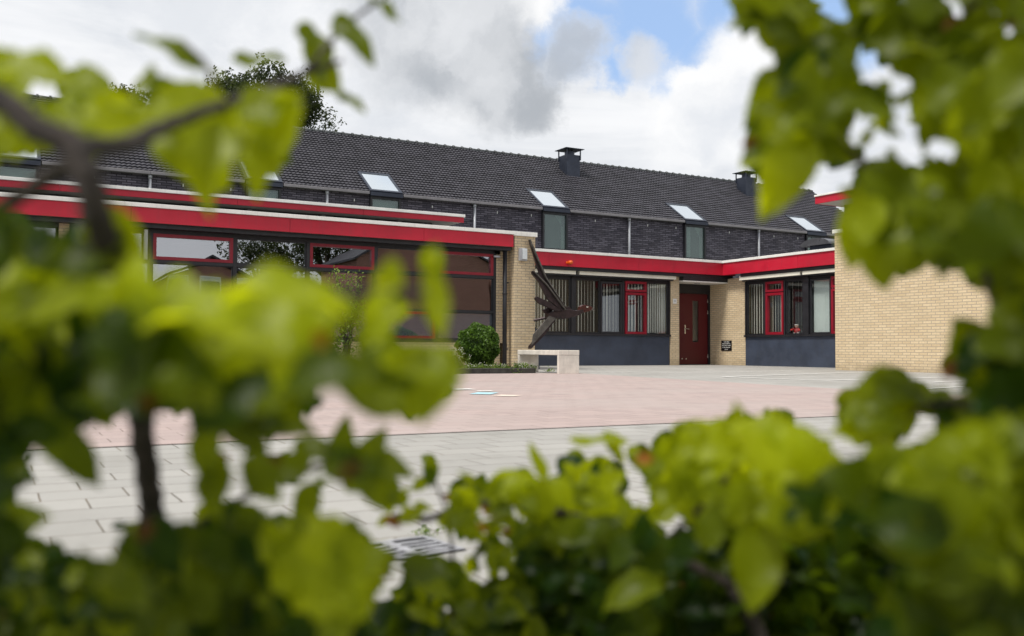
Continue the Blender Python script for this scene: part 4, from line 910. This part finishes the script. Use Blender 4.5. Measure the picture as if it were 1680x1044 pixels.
for _ in range(4200):   # the hedge's own depth: leaves behind and below, down to its foot
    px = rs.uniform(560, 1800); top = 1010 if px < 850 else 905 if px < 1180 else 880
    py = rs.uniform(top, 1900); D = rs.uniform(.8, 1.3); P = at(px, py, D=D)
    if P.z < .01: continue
    fo.loose(P, rs.uniform(.035, .055), rs.random()*.12, .4)  # near-black tones paint the shade inside the hedge
st = MB(); st.owner = t
branch(st, [(648,846,.82),(700,852,.83),(760,832,.84),(850,826,.84),(920,842,.84),(990,862,.82),(1080,900,.8),(1200,960,.8)], (.0028, .0045)); branch(st, [(1200,960,.8),(1260,1100,.8),(1290,1500,.8)], (.006, .009))
branch(st, [(740,1200,.86),(742,930,.85),(735,850,.84),(705,770,.85)], (.0022, .001)); branch(st, [(990,862,.82),(1020,790,.8),(1000,730,.8)], (.002, .001)); branch(st, [(1080,900,.78),(1180,800,.68),(1230,720,.6)], (.003, .0012)); branch(st, [(1500,1200,.9),(1530,980,.75),(1560,840,.62),(1640,760,.55)], (.005, .003))
for x in (1380, 1530, 1680): branch(st, [(x,940,1.0),(x+20,1100,1.0),(x+30,1240,1.0)], (.004, .008))
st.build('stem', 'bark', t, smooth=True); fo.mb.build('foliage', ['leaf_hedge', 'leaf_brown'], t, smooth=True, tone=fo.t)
# --- unseen hedge mass added behind the camera to block sky light
t = thing('hedge_shrub', (-.3, -.6, 0), 'unseen leaf mass added behind the camera to shade the front leaves', 'shrub', 'hedge shrubs close to the camera')
fb = Foliage(); rs = random.Random(31)
for _ in range(6000):
    P = CF*(-rs.uniform(.4, 1.1))+CR*rs.uniform(-1.6, 1.6); P = Vector((P.x, P.y, rs.uniform(.03, 2.1))); fb.loose(P, rs.uniform(.04, .055), rs.random()*.3)
fb.mb.build('foliage', ['leaf_hedge', 'leaf_brown'], t, smooth=True, tone=fb.t)
st = MB()
for k in range(1): st.tube([(-.3, -.6, 0), (-.35, -.62, .6), (-.3, -.7, 2.0)], [.012, .009, .004], 8)
st.build('stem', 'bark', t)
# --- right shrub
base = at(1690, 1200, D=.6); t = thing('hedge_shrub', (base.x, base.y, 0), 'blurred olive green shrub hanging in from the upper right against the clouds', 'shrub', 'hedge shrubs close to the camera')
fo = Foliage()
for a in [(1248,25,.62,160,.046,.6,.3,.4),(1265,160,.62,130,.05,.65,.3,.35),(1300,120,.62,60,.05,.7,.3,.35),(1262,240,.6,150,.05,.6,.3,.3),(1290,290,.58,118,.062,.55,.2,.9),(1440,400,.55,75,.055,.75,.2,.6),(1410,380,.56,100,.05,.6,.3,.9),(1320,200,.6,20,.06,.7,.3,.35),
 (1640,215,.55,-5,.06,.7,.5,.85),(1580,330,.55,20,.07,.75,.4,.4),(1470,340,.55,80,.065,.75,.4,.35),(1440,660,.6,160,.058,.6,.8,.6),(1410,705,.6,170,.04,.5,.6,.95),(1590,580,.58,60,.05,.6,.3,.4),(1480,640,.6,20,.05,.7,.8,.45),(1370,100,.62,80,.05,.6,.3,.4),(1500,60,.6,10,.06,.7,.3,.35),(1620,130,.55,40,.05,.7,.3,.3),(1452,178,.6,70,.020,.5,.4,.5),(1462,215,.6,15,.020,.5,.4,.4),(1420,228,.6,120,.016,.5,.4,.5),(1515,226,.6,80,.020,.5,.4,.4),(1448,150,.6,100,.020,.5,.4,.5),(1530,268,.6,20,.018,.5,.4,.4),(1465,262,.6,60,.016,.5,.4,.4),(1400,150,.6,40,.024,.5,.4,.5),(1490,160,.6,-20,.020,.5,.4,.5),(1585,262,.6,50,.02,.5,.4,.5)]:
    fo.leaf(a[0], a[1], a[2], D2R(a[3]), a[4], a[5], a[6], a[7])
fill(fo, 'right', lambda x, y: .62-.1*max(0, (x-1400)/300)+.04*math.sin(y*.03), int(3*DENS), 5, 14000, 10)
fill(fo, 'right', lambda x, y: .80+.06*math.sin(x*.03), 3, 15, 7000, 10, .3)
st = MB(); st.owner = t
branch(st, [(1600,-140,.6),(1590,100,.6),(1600,300,.6),(1625,430,.59),(1650,540,.58),(1668,640,.57),(1690,760,.57),(1710,1000,.58),(1730,1500,.6)], (.004, .009))
branch(st, [(1625,430,.59),(1560,360,.58),(1480,330,.58),(1400,250,.6),(1330,160,.62)], (.004, .0015)); branch(st, [(1690,760,.57),(1600,670,.6),(1520,668,.6),(1440,700,.6)], (.004, .0015)); branch(st, [(1600,300,.6),(1680,180,.58),(1800,100,.56)], (.003, .002)); branch(st, [(1590,100,.6),(1480,40,.62),(1380,60,.62)], (.0025, .001))
st.build('stem', 'bark', t, smooth=True); fo.mb.build('foliage', ['leaf_hedge', 'leaf_brown'], t, smooth=True, tone=fo.t)

for o in bpy.data.objects:
    if '_base' in o: del o['_base']
